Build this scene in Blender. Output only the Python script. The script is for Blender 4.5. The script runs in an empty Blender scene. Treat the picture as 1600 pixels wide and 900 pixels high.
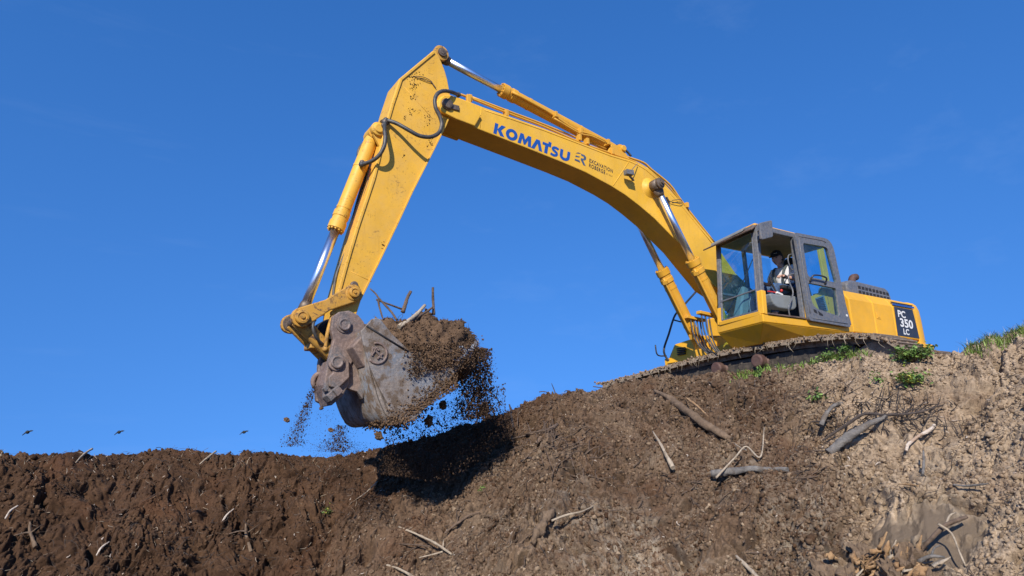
import bpy, bmesh, math, random
import numpy as np
from mathutils.geometry import tessellate_polygon
from mathutils import Vector, Matrix, Euler, noise as mnoise

random.seed(7); RNG = np.random.default_rng(7)
rad = math.radians
scene = bpy.context.scene
COL = scene.collection

# ------------------------------------------------------------------ camera, sky, sun, exposure
# World frame: X = the way the excavator's house faces, Y = its left side, Z = up, metres.
CAM = Vector((9.773, 6.936, -0.169))
CR = Vector((-0.838, 0.545, -0.031)); CF = Vector((-0.536, -0.811, 0.234))
CF.normalize(); CR = (CR - CF * CR.dot(CF)).normalized(); CU = CR.cross(CF)
FPX = 1000.0
cd = bpy.data.cameras.new('camera'); cam = bpy.data.objects.new('camera', cd); COL.objects.link(cam)
m = Matrix.Identity(4)
for i in range(3):
    m[i][0] = CR[i]; m[i][1] = CU[i]; m[i][2] = -CF[i]; m[i][3] = CAM[i]
cam.matrix_world = m
cd.sensor_width = 36; cd.lens = 36 * FPX / 1600; cd.clip_start = 0.05; cd.clip_end = 3000
scene.camera = cam

SUN = Vector((1.0, 1.0, 0.97)).normalized()
sel = math.asin(SUN.z); sro = math.atan2(SUN.x, SUN.y)
w = bpy.data.worlds.new('World'); scene.world = w; w.use_nodes = True
nt = w.node_tree; nt.nodes.clear()
out = nt.nodes.new('ShaderNodeOutputWorld'); bg = nt.nodes.new('ShaderNodeBackground')
sky = nt.nodes.new('ShaderNodeTexSky'); sky.sky_type = 'NISHITA'; sky.sun_disc = False
sky.sun_elevation = sel; sky.sun_rotation = sro; sky.altitude = 800
sky.air_density = 1.0; sky.dust_density = 0.15; sky.ozone_density = 3.0
hs = nt.nodes.new('ShaderNodeHueSaturation'); hs.inputs['Hue'].default_value = 0.509
hs.inputs['Saturation'].default_value = 1.29; hs.inputs['Value'].default_value = 1.90
# faint cirrus streaks
tc = nt.nodes.new('ShaderNodeTexCoord'); mp = nt.nodes.new('ShaderNodeMapping')
mp.inputs['Rotation'].default_value = (0.3, 0.25, 0.9); mp.inputs['Scale'].default_value = (1.2, 5.0, 9.0)
cn = nt.nodes.new('ShaderNodeTexNoise'); cn.inputs['Scale'].default_value = 1.6; cn.inputs['Detail'].default_value = 7
cn.inputs['Roughness'].default_value = 0.62
cr_ = nt.nodes.new('ShaderNodeValToRGB'); cr_.color_ramp.elements[0].position = 0.56; cr_.color_ramp.elements[1].position = 0.95
cr_.color_ramp.elements[1].color = (0.07, 0.07, 0.07, 1)
mx = nt.nodes.new('ShaderNodeMix'); mx.data_type = 'RGBA'
mx.inputs[7].default_value = (5.5, 7.0, 9.5, 1)
L = nt.links
sv = nt.nodes.new('ShaderNodeVectorMath'); sv.operation = 'MULTIPLY_ADD'; sv.inputs[1].default_value = (1, 1, 0.62); sv.inputs[2].default_value = (0, 0, 0.40)
L = nt.links; L.new(tc.outputs['Generated'], sv.inputs[0]); sn = nt.nodes.new('ShaderNodeVectorMath'); sn.operation = 'NORMALIZE'; L.new(sv.outputs[0], sn.inputs[0]); L.new(sn.outputs[0], sky.inputs['Vector'])
L.new(tc.outputs['Generated'], mp.inputs[0]); L.new(mp.outputs[0], cn.inputs['Vector']); L.new(cn.outputs[0], cr_.inputs[0])
L.new(sky.outputs[0], hs.inputs['Color']); L.new(hs.outputs[0], mx.inputs[6]); L.new(cr_.outputs[0], mx.inputs[0])
L.new(mx.outputs[2], bg.inputs['Color']); bg.inputs['Strength'].default_value = 0.10
L.new(bg.outputs[0], out.inputs['Surface'])
sl = bpy.data.lights.new('sun', 'SUN'); sl.energy = 4.6; sl.angle = rad(0.5); sl.color = (1.0, 0.955, 0.89)
so = bpy.data.objects.new('sun', sl); COL.objects.link(so)
so.rotation_euler = SUN.to_track_quat('Z', 'Y').to_euler(); so.location = (20, 30, 30)
scene.view_settings.view_transform = 'Standard'; scene.view_settings.look = 'None'
scene.view_settings.exposure = 0.30; scene.view_settings.gamma = 1; scene.view_settings.use_curve_mapping = False
scene.render.engine = 'CYCLES'

# ------------------------------------------------------------------ measuring helpers
def ray(px, py):
    return (CF + CR * ((px - 800) / FPX) - CU * ((py - 450) / FPX))
def onY(px, py, y):
    d = ray(px, py); t = (y - CAM.y) / d.y; return CAM + d * t
def XZ(px, py, y):
    p = onY(px, py, y); return (p.x, p.z)

# ------------------------------------------------------------------ materials
def newmat(name):
    mt = bpy.data.materials.new(name); mt.use_nodes = True
    return mt, mt.node_tree, mt.node_tree.nodes['Principled BSDF']
def nz(nt, scale, detail=4, rough=0.55, vec=None, dist=0.0):
    n = nt.nodes.new('ShaderNodeTexNoise'); n.inputs['Scale'].default_value = scale
    n.inputs['Detail'].default_value = detail; n.inputs['Roughness'].default_value = rough
    n.inputs['Distortion'].default_value = dist
    if vec is not None: nt.links.new(vec, n.inputs['Vector'])
    return n.outputs[0]
def ramp(nt, fac, p0, p1, c0=(0, 0, 0, 1), c1=(1, 1, 1, 1)):
    r = nt.nodes.new('ShaderNodeValToRGB'); r.color_ramp.elements[0].position = p0; r.color_ramp.elements[1].position = p1
    r.color_ramp.elements[0].color = c0; r.color_ramp.elements[1].color = c1
    nt.links.new(fac, r.inputs[0]); return r.outputs[0]
def mix(nt, fac, a, b, blend='MIX'):
    n = nt.nodes.new('ShaderNodeMix'); n.data_type = 'RGBA'; n.blend_type = blend
    for k, v in ((0, fac), (6, a), (7, b)):
        if isinstance(v, (int, float)): n.inputs[k].default_value = v
        elif isinstance(v, tuple): n.inputs[k].default_value = v if len(v) == 4 else v + (1,)
        else: nt.links.new(v, n.inputs[k])
    return n.outputs[2]
def mul(nt, a, b, op='MULTIPLY'):
    n = nt.nodes.new('ShaderNodeMath'); n.operation = op
    for k, v in ((0, a), (1, b)):
        if isinstance(v, (int, float)): n.inputs[k].default_value = v
        else: nt.links.new(v, n.inputs[k])
    return n.outputs[0]
def coord(nt, scale=(1, 1, 1), rot=(0, 0, 0)):
    t = nt.nodes.new('ShaderNodeTexCoord'); mpn = nt.nodes.new('ShaderNodeMapping')
    mpn.inputs['Scale'].default_value = scale; mpn.inputs['Rotation'].default_value = rot
    nt.links.new(t.outputs['Object'], mpn.inputs[0]); return mpn.outputs[0]
def bump(nt, bsdf, h, strength, distance):
    b = nt.nodes.new('ShaderNodeBump'); b.inputs['Strength'].default_value = strength; b.inputs['Distance'].default_value = distance
    nt.links.new(h, b.inputs['Height']); nt.links.new(b.outputs[0], bsdf.inputs['Normal'])

def paint(name, base, dust=0.25, specks=0.66, grime=0.0, rough=0.42):
    mt, nt, b = newmat(name); c = coord(nt)
    n1 = nz(nt, 1.7, 5, .6, c); n2 = nz(nt, 6.0, 6, .65, c)
    var = mix(nt, ramp(nt, n1, .3, .7), tuple(x * .9 for x in base), tuple(min(1, x * 1.07) for x in base))
    # dried dust film
    d = mul(nt, ramp(nt, n2, .42, .78), dust)
    col = mix(nt, d, var, (.40, .29, .17))
    # long run-off streaks
    st = nz(nt, 1.0, 4, .6, coord(nt, (16, 16, 1.2)))
    col = mix(nt, mul(nt, ramp(nt, st, .60, .80), .28), col, (.20, .11, .04))
    # clustered mud and rust specks
    cl = ramp(nt, nz(nt, 2.2, 3, .6, c), .42, .72)
    sp = ramp(nt, nz(nt, 38, 5, .6, c, .6), specks, specks + .035)
    col = mix(nt, mul(nt, sp, cl), col, (.075, .04, .02))
    sp2 = ramp(nt, nz(nt, 11, 7, .75, c, 1.2), .66 - grime * .13, .72 - grime * .10)
    col = mix(nt, mul(nt, sp2, .4 + grime * .55), col, (.13, .07, .035))
    # hairline scratches
    stain = mul(nt, ramp(nt, nz(nt, .8, 6, .68, coord(nt, (1.6, 1.6, 1), (.4, .1, .2))), .48, .72), .42)
    col = mix(nt, stain, col, tuple(x * .62 for x in base))
    sc = nz(nt, 1.0, 2, .5, coord(nt, (5, 5, 90), (0.2, 0.9, 0.1)))
    col = mix(nt, mul(nt, ramp(nt, sc, .735, .75), .35), col, (.20, .13, .06))
    nt.links.new(col, b.inputs['Base Color'])
    rr = ramp(nt, n2, .3, .8, (rough, rough, rough, 1), (rough + .28,) * 3 + (1,))
    nt.links.new(rr, b.inputs['Roughness'])
    b.inputs['Specular IOR Level'].default_value = .4
    bump(nt, b, nz(nt, 24, 5, .6, c), .12, .01)
    return mt
def simple(name, base, rough=.6, metal=0.0, var=.25, scale=9, dust=.0, bmp=.1):
    mt, nt, b = newmat(name); c = coord(nt)
    n = nz(nt, scale, 6, .62, c)
    col = mix(nt, ramp(nt, n, .3, .72), tuple(x * (1 - var) for x in base), tuple(min(1, x * (1 + var)) for x in base))
    if dust: col = mix(nt, mul(nt, ramp(nt, nz(nt, scale * .6, 6, .7, c), .42, .68), dust), col, (.34, .26, .17))
    nt.links.new(col, b.inputs['Base Color']); b.inputs['Roughness'].default_value = rough; b.inputs['Metallic'].default_value = metal
    bump(nt, b, nz(nt, scale * 4, 5, .6, c), bmp, .01)
    return mt
M = {}
YB = (.72, .40, .062)
M['paint'] = paint('yellow paint', (.80, .395, .014), .20, .67, 0.12, .38)
M['arm_paint'] = paint('weathered yellow paint', (.74, .395, .038), .26, .605, .5, .45)
M['boom_paint'] = paint('boom yellow paint', (.79, .43, .034), .22, .64, .25, .42)
M['link_paint'] = paint('grimy yellow paint', (.54, .27, .035), .40, .57, 1.15, .6)
M['hose_paint'] = paint('pipe yellow paint', (.68, .34, .028), .2, .64, .2, .45)
M['chrome'] = simple('chromed steel', (.84, .86, .90), .30, 1.0, .08, 14, 0, .02)
M['dirty_steel'] = simple('greasy steel', (.13, .095, .07), .55, .4, .5, 22, .3, .3)
M['rubber'] = simple('hose rubber', (.035, .038, .038), .5, 0, .3, 20, .25)
M['black'] = simple('black paint', (.022, .023, .026), .42, 0, .3, 8, .12)
M['frame'] = simple('scuffed grey black paint', (.115, .122, .132), .40, 0, .35, 34, .30, .12)
M['grey'] = simple('grey plastic', (.20, .215, .21), .6, 0, .12, 6, .15)
M['lining'] = simple('cab lining', (.22, .19, .15), .85, 0, .2, 5, .1)
M['seat'] = simple('black upholstery', (.015, .015, .017), .8, 0, .2, 12)
M['brown'] = simple('rusty brown sheet', (.14, .085, .06), .7, .2, .4, 12, .35, .2)
M['decal_blue'] = simple('blue decal', (.012, .075, .30), .45, 0, .1, 20)
M['decal_grey'] = simple('slate decal', (.07, .10, .15), .5, 0, .3, 20)
M['decal_dark'] = simple('dark decal', (.03, .028, .03), .5, 0, .3, 20)
M['panel_black'] = simple('black decal panel', (.022, .028, .042), .5, 0, .15, 9, .05)
M['white'] = simple('white decal', (.72, .70, .64), .5, 0, .08, 20)
M['track'] = simple('muddy track steel', (.20, .145, .10), .85, .0, .55, 16, .6, .5)
M['track_dark'] = simple('dark track frame', (.035, .028, .022), .8, .0, .5, 12, .25, .4)  # frame coloured darker than the shoes so the segments stand out
M['roller'] = simple('rusty roller', (.10, .05, .038), .7, .2, .4, 14, .2, .3)
M['red'] = simple('red plastic', (.55, .03, .02), .5)

def steel_mud(name, lo, hi, blue, mud, mudamt):
    mt, nt, b = newmat(name); c = coord(nt)
    n = nz(nt, 3.2, 7, .65, c)
    col = mix(nt, ramp(nt, n, .36, .66), lo, hi)
    col = mix(nt, mul(nt, ramp(nt, nz(nt, 2.3, 5, .6, coord(nt, (1, 1, 1), (1, 2, 3))), .48, .62), .8), col, blue)
    fine = nz(nt, 30, 6, .7, c)
    col = mix(nt, mul(nt, ramp(nt, fine, .48, .6), .45), col, tuple(x * 1.55 for x in hi))
    mm = ramp(nt, nz(nt, 7.5, 8, .72, c), .62 - mudamt * .25, .68 - mudamt * .22)
    col = mix(nt, mm, col, mud)
    nt.links.new(col, b.inputs['Base Color']); b.inputs['Roughness'].default_value = .72; b.inputs['Metallic'].default_value = .15
    bump(nt, b, nz(nt, 20, 8, .7, c), .5, .02)
    return mt
M['coupler'] = steel_mud('worn coupler steel', (.15, .10, .078), (.25, .175, .135), (.11, .115, .115), (.17, .115, .075), .15)
M['bucket'] = steel_mud('muddy bucket steel', (.17, .135, .108), (.27, .225, .185), (.18, .20, .22), (.135, .092, .058), .55)
M['teeth'] = steel_mud('polished tooth steel', (.22, .23, .26), (.34, .36, .40), (.2, .22, .27), (.13, .085, .05), .2)

def glass_mat(name, tint, trans=.86, refl=1.0):
    mt = bpy.data.materials.new(name); mt.use_nodes = True; nt = mt.node_tree; nt.nodes.clear()
    o = nt.nodes.new('ShaderNodeOutputMaterial'); t = nt.nodes.new('ShaderNodeBsdfTransparent'); g = nt.nodes.new('ShaderNodeBsdfGlossy')
    t.inputs[0].default_value = tint + (1,); g.inputs['Roughness'].default_value = .02
    lw = nt.nodes.new('ShaderNodeLayerWeight'); pw = mul(nt, lw.outputs['Facing'], 4.0, 'POWER')
    d = nt.nodes.new('ShaderNodeBsdfDiffuse'); d.inputs[0].default_value = (.45, .45, .42, 1)
    c = coord(nt); dn = mul(nt, ramp(nt, nz(nt, 5, 6, .7, c), .45, .85), .07)
    m1 = nt.nodes.new('ShaderNodeMixShader'); m2 = nt.nodes.new('ShaderNodeMixShader')
    nt.links.new(mul(nt, mul(nt, pw, .8), .035, 'ADD'), m1.inputs[0]); nt.links.new(t.outputs[0], m1.inputs[1]); nt.links.new(g.outputs[0], m1.inputs[2])
    nt.links.new(dn, m2.inputs[0]); nt.links.new(m1.outputs[0], m2.inputs[1]); nt.links.new(d.outputs[0], m2.inputs[2])
    nt.links.new(m2.outputs[0], o.inputs[0]); return mt
M['glass'] = glass_mat('tinted cab glass', (.76, .93, .98))

def soil(name, use_attr=True, base=(.12, .07, .04)):
    mt, nt, b = newmat(name); c = coord(nt)
    big = nz(nt, .9, 6, .6, c); mid = nz(nt, 5, 8, .68, c); fin = nz(nt, 34, 8, .72, c)
    if use_attr:
        a = nt.nodes.new('ShaderNodeAttribute'); a.attribute_name = 'tone'
        t = mul(nt, a.outputs['Fac'], mul(nt, mul(nt, big, .5, 'SUBTRACT'), .55), 'ADD')
        r = nt.nodes.new('ShaderNodeValToRGB'); e = r.color_ramp.elements
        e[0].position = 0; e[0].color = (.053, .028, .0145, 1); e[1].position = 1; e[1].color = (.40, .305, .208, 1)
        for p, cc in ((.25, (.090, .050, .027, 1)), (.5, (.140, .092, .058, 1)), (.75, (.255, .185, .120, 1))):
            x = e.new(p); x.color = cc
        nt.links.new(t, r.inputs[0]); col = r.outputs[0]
    else:
        col = mix(nt, ramp(nt, big, .35, .65), tuple(x * .8 for x in base), tuple(x * 1.25 for x in base))
    col = mix(nt, 1.0, col, ramp(nt, mid, .25, .75, (.62, .58, .54, 1), (1.25, 1.24, 1.22, 1)), 'MULTIPLY')
    col = mix(nt, 1.0, col, ramp(nt, fin, .30, .70, (.52, .50, .48, 1), (1.48, 1.46, 1.43, 1)), 'MULTIPLY')
    if use_attr:
        # reddish humus patches and ashy dry crust
        col = mix(nt, mul(nt, ramp(nt, nz(nt, 1.6, 5, .6, coord(nt, (1, 1, 1), (2, 1, 0))), .55, .7), .35), col, (.11, .045, .02))
        a2 = nt.nodes.new('ShaderNodeAttribute'); a2.attribute_name = 'ash'
        ash = mul(nt, ramp(nt, nz(nt, 8, 7, .7, coord(nt, (1, 1, 1), (0, 2, 1))), .42, .62), a2.outputs['Fac'])
        col = mix(nt, ash, col, (.36, .30, .22))
        a3 = nt.nodes.new('ShaderNodeAttribute'); a3.attribute_name = 'wet'
        col = mix(nt, a3.outputs['Fac'], col, (.155, .112, .072))
        rr = ramp(nt, a3.outputs['Fac'], 0, 1, (.95, .95, .95, 1), (.42, .42, .42, 1)); nt.links.new(rr, b.inputs['Roughness'])
    else: b.inputs['Roughness'].default_value = .95
    nt.links.new(col, b.inputs['Base Color']); b.inputs['Specular IOR Level'].default_value = .2
    bump(nt, b, nz(nt, 60, 8, .75, c), .7, .02)
    return mt
M['soil'] = soil('loose soil')
M['clod_dark'] = soil('dark crumb soil', False, (.065, .040, .025))
M['clod'] = soil('crumb soil', False, (.15, .095, .055))
M['clod_tan'] = soil('tan crumb soil', False, (.27, .195, .13))
M['load'] = soil('bucket soil', False, (.135, .086, .052))
def wood(name, lo, hi, patch=None):
    mt, nt, b = newmat(name); c = coord(nt)
    col = mix(nt, ramp(nt, nz(nt, 16, 7, .7, c, .5), .32, .68), lo, hi)
    col = mix(nt, mul(nt, ramp(nt, nz(nt, 5, 6, .7, c), .52, .62), .7), col, patch or tuple(x * .5 for x in lo))
    nt.links.new(col, b.inputs['Base Color']); b.inputs['Roughness'].default_value = .85
    bump(nt, b, nz(nt, 45, 6, .7, coord(nt, (1, 1, 1))), .8, .02); return mt
M['bark_grey'] = wood('grey bark', (.09, .08, .07), (.24, .215, .185), (.12, .085, .055))
M['bark_brown'] = wood('brown bark', (.085, .055, .035), (.19, .125, .08))
M['bark_dark'] = wood('dark bark', (.04, .03, .024), (.09, .065, .05))
M['bark_pale'] = wood('pale dry wood', (.30, .23, .155), (.50, .40, .28), (.16, .11, .07))
M['bark_white'] = wood('peeled wood', (.50, .38, .27), (.66, .56, .45), (.30, .17, .09))
M['bark_orange'] = wood('split orange wood', (.26, .135, .055), (.46, .29, .14), (.12, .07, .04))
M['bark_muddy'] = wood('muddy bark', (.11, .07, .04), (.22, .145, .085), (.13, .085, .05))
def leaf(name, lo, hi):
    mt, nt, b = newmat(name); c = coord(nt)
    col = mix(nt, ramp(nt, nz(nt, 12, 4, .6, c), .35, .65), lo, hi); nt.links.new(col, b.inputs['Base Color'])
    b.inputs['Roughness'].default_value = .6
    return mt
M['grass'] = leaf('grass green', (.10, .17, .022), (.27, .36, .07))
M['leaf'] = leaf('weed leaf green', (.055, .12, .02), (.20, .30, .06))
M['leaf_y'] = leaf('yellowing leaf', (.20, .24, .03), (.38, .36, .05))
M['straw'] = leaf('dry straw', (.33, .25, .15), (.56, .46, .32))
M['skin'] = simple('skin', (.52, .29, .20), .55, 0, .06, 6)
M['hair'] = simple('dark hair', (.02, .014, .01), .7)
M['cap'] = simple('black cap cloth', (.012, .012, .014), .8)
M['tee'] = simple('light grey cotton', (.72, .69, .66), .9, 0, .06, 8)
M['vest'] = simple('dark grey green webbing', (.07, .08, .075), .85)
M['jeans'] = simple('blue denim', (.045, .085, .16), .9, 0, .5, 14)
M['boot'] = simple('brown boot leather', (.06, .035, .02), .7)
M['bird'] = simple('dark feathers', (.02, .022, .02), .8)

# ------------------------------------------------------------------ mesh builder
class MB:
    def __init__(s): s.bm = bmesh.new()
    def box(s, x0, x1, y0, y1, z0, z1, mat=None):
        vs = [s.bm.verts.new(p) for p in ((x0, y0, z0), (x1, y0, z0), (x1, y1, z0), (x0, y1, z0), (x0, y0, z1), (x1, y0, z1), (x1, y1, z1), (x0, y1, z1))]
        for f in ((3, 2, 1, 0), (4, 5, 6, 7), (0, 1, 5, 4), (1, 2, 6, 5), (2, 3, 7, 6), (3, 0, 4, 7)): s.bm.faces.new([vs[i] for i in f])
        if mat is not None: bmesh.ops.transform(s.bm, matrix=mat, verts=vs)
        return s
    def bar(s, a, b, wd, ht, up=(0, 0, 1)):
        a = Vector(a); b = Vector(b); d = (b - a); l = d.length; d.normalize(); u = Vector(up)
        x = d.cross(u); 
        if x.length < 1e-4: x = d.cross(Vector((0, 1, 0)))
        x.normalize(); u = x.cross(d)
        mt = Matrix(((x.x, d.x, u.x, a.x), (x.y, d.y, u.y, a.y), (x.z, d.z, u.z, a.z), (0, 0, 0, 1)))
        return s.box(-wd / 2, wd / 2, 0, l, -ht / 2, ht / 2, mt)
    def hull(s, lo, hi):       # two rings of equal length
        a = [s.bm.verts.new(p) for p in lo]; b = [s.bm.verts.new(p) for p in hi]; n = len(a)
        s.bm.faces.new(list(reversed(a))); s.bm.faces.new(b)
        for i in range(n): s.bm.faces.new((a[i], a[(i + 1) % n], b[(i + 1) % n], b[i]))
        return s
    def prism(s, prof, y0, y1):   # profile in (x,z)
        if isinstance(y0, (int, float)): y0 = [y0] * len(prof)
        if isinstance(y1, (int, float)): y1 = [y1] * len(prof)
        return s.hull([(p[0], y, p[1]) for p, y in zip(prof, y0)], [(p[0], y, p[1]) for p, y in zip(prof, y1)])
    def plan(s, prof, z0, z1): return s.hull([(p[0], p[1], z0) for p in prof], [(p[0], p[1], z1) for p in prof])
    def cyl(s, a, b, r, r2=None, n=24, caps=True):
        a = Vector(a); b = Vector(b); d = (b - a).normalized(); x = d.orthogonal().normalized(); y = d.cross(x); r2 = r if r2 is None else r2
        ra = [s.bm.verts.new(a + (x * math.cos(t) + y * math.sin(t)) * r) for t in [2 * math.pi * i / n for i in range(n)]]
        rb = [s.bm.verts.new(b + (x * math.cos(t) + y * math.sin(t)) * r2) for t in [2 * math.pi * i / n for i in range(n)]]
        for i in range(n):
            f = s.bm.faces.new((ra[i], ra[(i + 1) % n], rb[(i + 1) % n], rb[i])); f.smooth = n > 8
        if caps: s.bm.faces.new(list(reversed(ra))); s.bm.faces.new(rb)
        return s
    def lathe(s, a, b, prof, n=28):   # prof: (t along in metres, r)
        a = Vector(a); d = (Vector(b) - a).normalized(); x = d.orthogonal().normalized(); y = d.cross(x); rings = []
        for t, r in prof:
            rings.append([s.bm.verts.new(a + d * t + (x * math.cos(q) + y * math.sin(q)) * max(r, 1e-4)) for q in [2 * math.pi * i / n for i in range(n)]])
        for A, B in zip(rings, rings[1:]):
            for i in range(n):
                f = s.bm.faces.new((A[i], A[(i + 1) % n], B[(i + 1) % n], B[i])); f.smooth = True
        s.bm.faces.new(list(reversed(rings[0]))); s.bm.faces.new(rings[-1])
        for k in range(1, len(prof) - 1):
            a1 = math.atan2(prof[k][1] - prof[k - 1][1], prof[k][0] - prof[k - 1][0]); a2 = math.atan2(prof[k + 1][1] - prof[k][1], prof[k + 1][0] - prof[k][0])
            if abs(a1 - a2) > .5:
                for i in range(n):
                    e = s.bm.edges.get((rings[k][i], rings[k][(i + 1) % n]))
                    if e: e.smooth = False
        return s
    def tube(s, path, r, n=10, rj=0.0, sm=3):
        P = [Vector(p) for p in path]
        if sm > 1 and len(P) > 2:      # catmull-rom
            Q = []
            E = [P[0] * 2 - P[1]] + P + [P[-1] * 2 - P[-2]]
            for i in range(1, len(E) - 2):
                for k in range(sm):
                    t = k / sm; p0, p1, p2, p3 = E[i - 1], E[i], E[i + 1], E[i + 2]
                    Q.append(.5 * ((2 * p1) + (p2 - p0) * t + (2 * p0 - 5 * p1 + 4 * p2 - p3) * t * t + (3 * p1 - p0 - 3 * p2 + p3) * t ** 3))
            P = Q + [P[-1]]
        N = len(P); rs = r if isinstance(r, (list, tuple)) else [r, r]
        x = None; rings = []
        for i, p in enumerate(P):
            d = (P[min(i + 1, N - 1)] - P[max(i - 1, 0)]).normalized()
            x = d.orthogonal() if x is None else x - d * x.dot(d); x.normalize(); y = d.cross(x)
            t = i / (N - 1) * (len(rs) - 1); k = min(int(t), len(rs) - 2); rr = rs[k] + (rs[k + 1] - rs[k]) * (t - k)
            rings.append([s.bm.verts.new(p + (x * math.cos(q) + y * math.sin(q)) * rr * (1 + rj * (mnoise.noise(p * 9 + Vector((math.cos(q), math.sin(q), 0)) * .8) + .7 * mnoise.noise(p * 34 + Vector((math.cos(q), math.sin(q), 0)) * 1.7)))) for q in [2 * math.pi * j / n for j in range(n)]])
        for A, B in zip(rings, rings[1:]):
            for i in range(n):
                f = s.bm.faces.new((A[i], A[(i + 1) % n], B[(i + 1) % n], B[i])); f.smooth = True
        s.bm.faces.new(list(reversed(rings[0]))); s.bm.faces.new(rings[-1]); return s
    def ball(s, c, r, sc=(1, 1, 1), sub=2, nz_=0.0, rot=None, nf=3):
        g = bmesh.ops.create_icosphere(s.bm, subdivisions=sub, radius=1)
        off = Vector((random.random() * 50, random.random() * 50, 0))
        for v in g['verts']:
            k = 1 + nz_ * mnoise.fractal(v.co * nf + off, 1.0, 2.0, 4)
            p = Vector((v.co.x * sc[0], v.co.y * sc[1], v.co.z * sc[2])) * k * r
            if rot is not None: p = rot @ p
            v.co = p + Vector(c)
            for f in v.link_faces: f.smooth = nz_ < .15
        return s
    def poly(s, pts2, origin, ux, uy, nrm, th):   # flat shape given in 2-D, laid on a plane
        O = Vector(origin); ux = Vector(ux); uy = Vector(uy); n = Vector(nrm).normalized()
        a = [O + ux * p[0] + uy * p[1] for p in pts2]
        return s.hull(a, [q + n * th for q in a])
    def build(s, name, mat, parent=None, bevel=0.0, loc=None):
        bmesh.ops.recalc_face_normals(s.bm, faces=s.bm.faces)
        me = bpy.data.meshes.new(name); s.bm.to_mesh(me); s.bm.free(); me.materials.append(mat)
        o = bpy.data.objects.new(name, me); COL.objects.link(o)
        if parent: o.parent = parent
        if bevel:
            b = o.modifiers.new('bevel', 'BEVEL'); b.width = bevel; b.segments = 2; b.limit_method = 'ANGLE'; b.angle_limit = rad(35)
        return o
def explode(o):
    me = o.data; n = len(me.vertices); par = list(range(n))
    def fnd(a):
        while par[a] != a: par[a] = par[par[a]]; a = par[a]
        return a
    for e in me.edges:
        a, c = fnd(e.vertices[0]), fnd(e.vertices[1])
        if a != c: par[a] = c
    groups = {}
    for p in me.polygons: groups.setdefault(fnd(p.vertices[0]), []).append(p)
    if len(groups) < 2: return [o]
    res = []
    for ps in groups.values():
        idx = {}; vs = []
        fs = []
        for p in ps:
            f = []
            for v in p.vertices:
                if v not in idx: idx[v] = len(vs); vs.append(tuple(me.vertices[v].co))
                f.append(idx[v])
            fs.append(f)
        m2 = bpy.data.meshes.new(o.name); m2.from_pydata(vs, [], fs); m2.materials.append(me.materials[0])
        m2.polygons.foreach_set('use_smooth', [p.use_smooth for p in ps])
        q = o.copy(); q.data = m2; COL.objects.link(q); res.append(q)
    bpy.data.objects.remove(o); return res
def tag(o, label=None, cat=None, group=None, kind=None):
    if label: o['label'] = label
    if cat: o['category'] = cat
    if group: o['group'] = group
    if kind: o['kind'] = kind
    return o
def empty(name, label, cat, loc=(0, 0, 0), group=None):
    o = bpy.data.objects.new(name, None); COL.objects.link(o); o.location = loc; o.empty_display_size = .2
    return tag(o, label, cat, group)
def npmesh(name, V, Fc, mat, smooth=False, parent=None):
    me = bpy.data.meshes.new(name); V = np.asarray(V, np.float32); Fc = np.asarray(Fc, np.int32); k = Fc.shape[1]
    me.vertices.add(len(V)); me.vertices.foreach_set('co', V.ravel())
    me.loops.add(Fc.size); me.loops.foreach_set('vertex_index', Fc.ravel())
    me.polygons.add(len(Fc)); me.polygons.foreach_set('loop_start', np.arange(0, Fc.size, k, dtype=np.int32))
    me.polygons.foreach_set('loop_total', np.full(len(Fc), k, np.int32))
    if smooth: me.polygons.foreach_set('use_smooth', np.ones(len(Fc), bool))
    me.update(calc_edges=True); me.materials.append(mat)
    o = bpy.data.objects.new(name, me); COL.objects.link(o)
    if parent: o.parent = parent
    return o

# ------------------------------------------------------------------ noise in numpy
_g = np.random.default_rng(3); _ang = _g.uniform(0, 2 * np.pi, 8192); _u = _g.uniform(0, 1, 8192)
def _h(ix, iy, s): return ((ix.astype(np.int64) * 73856093) ^ (iy.astype(np.int64) * 19349663) ^ (s * 83492791)) & 8191
def perlin(x, y, s=0):
    xi = np.floor(x); yi = np.floor(y); fx = x - xi; fy = y - yi; u = fx * fx * fx * (fx * (fx * 6 - 15) + 10); v = fy * fy * fy * (fy * (fy * 6 - 15) + 10)
    def g(ax, ay):
        a = _ang[_h(xi + ax, yi + ay, s)]; return np.cos(a) * (fx - ax) + np.sin(a) * (fy - ay)
    return ((g(0, 0) * (1 - u) + g(1, 0) * u) * (1 - v) + (g(0, 1) * (1 - u) + g(1, 1) * u) * v) * 1.5
def fbm(x, y, f, o, s=0, g=.5):
    r = 0; a = 1
    for i in range(o): r = r + a * perlin(x * f, y * f, s + i * 7); f *= 2.03; a *= g
    return r
def lumps(x, y, cell, s=0, dens=.8):
    X = x / cell; Y = y / cell; xi = np.floor(X); yi = np.floor(Y); b = np.zeros_like(X)
    for ax in (-1, 0, 1):
        for ay in (-1, 0, 1):
            h = _h(xi + ax, yi + ay, s); jx = _u[h]; jy = _u[(h * 7 + 3) & 8191]; rr = .25 + .55 * _u[(h * 13 + 5) & 8191] ** 2
            on = _u[(h * 29 + 11) & 8191] < dens
            d2 = (X - xi - ax - jx) ** 2 + (Y - yi - ay - jy) ** 2
            b = np.maximum(b, np.where(on, np.sqrt(np.maximum(rr * rr - d2, 0)), 0))
    return b * cell

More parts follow.
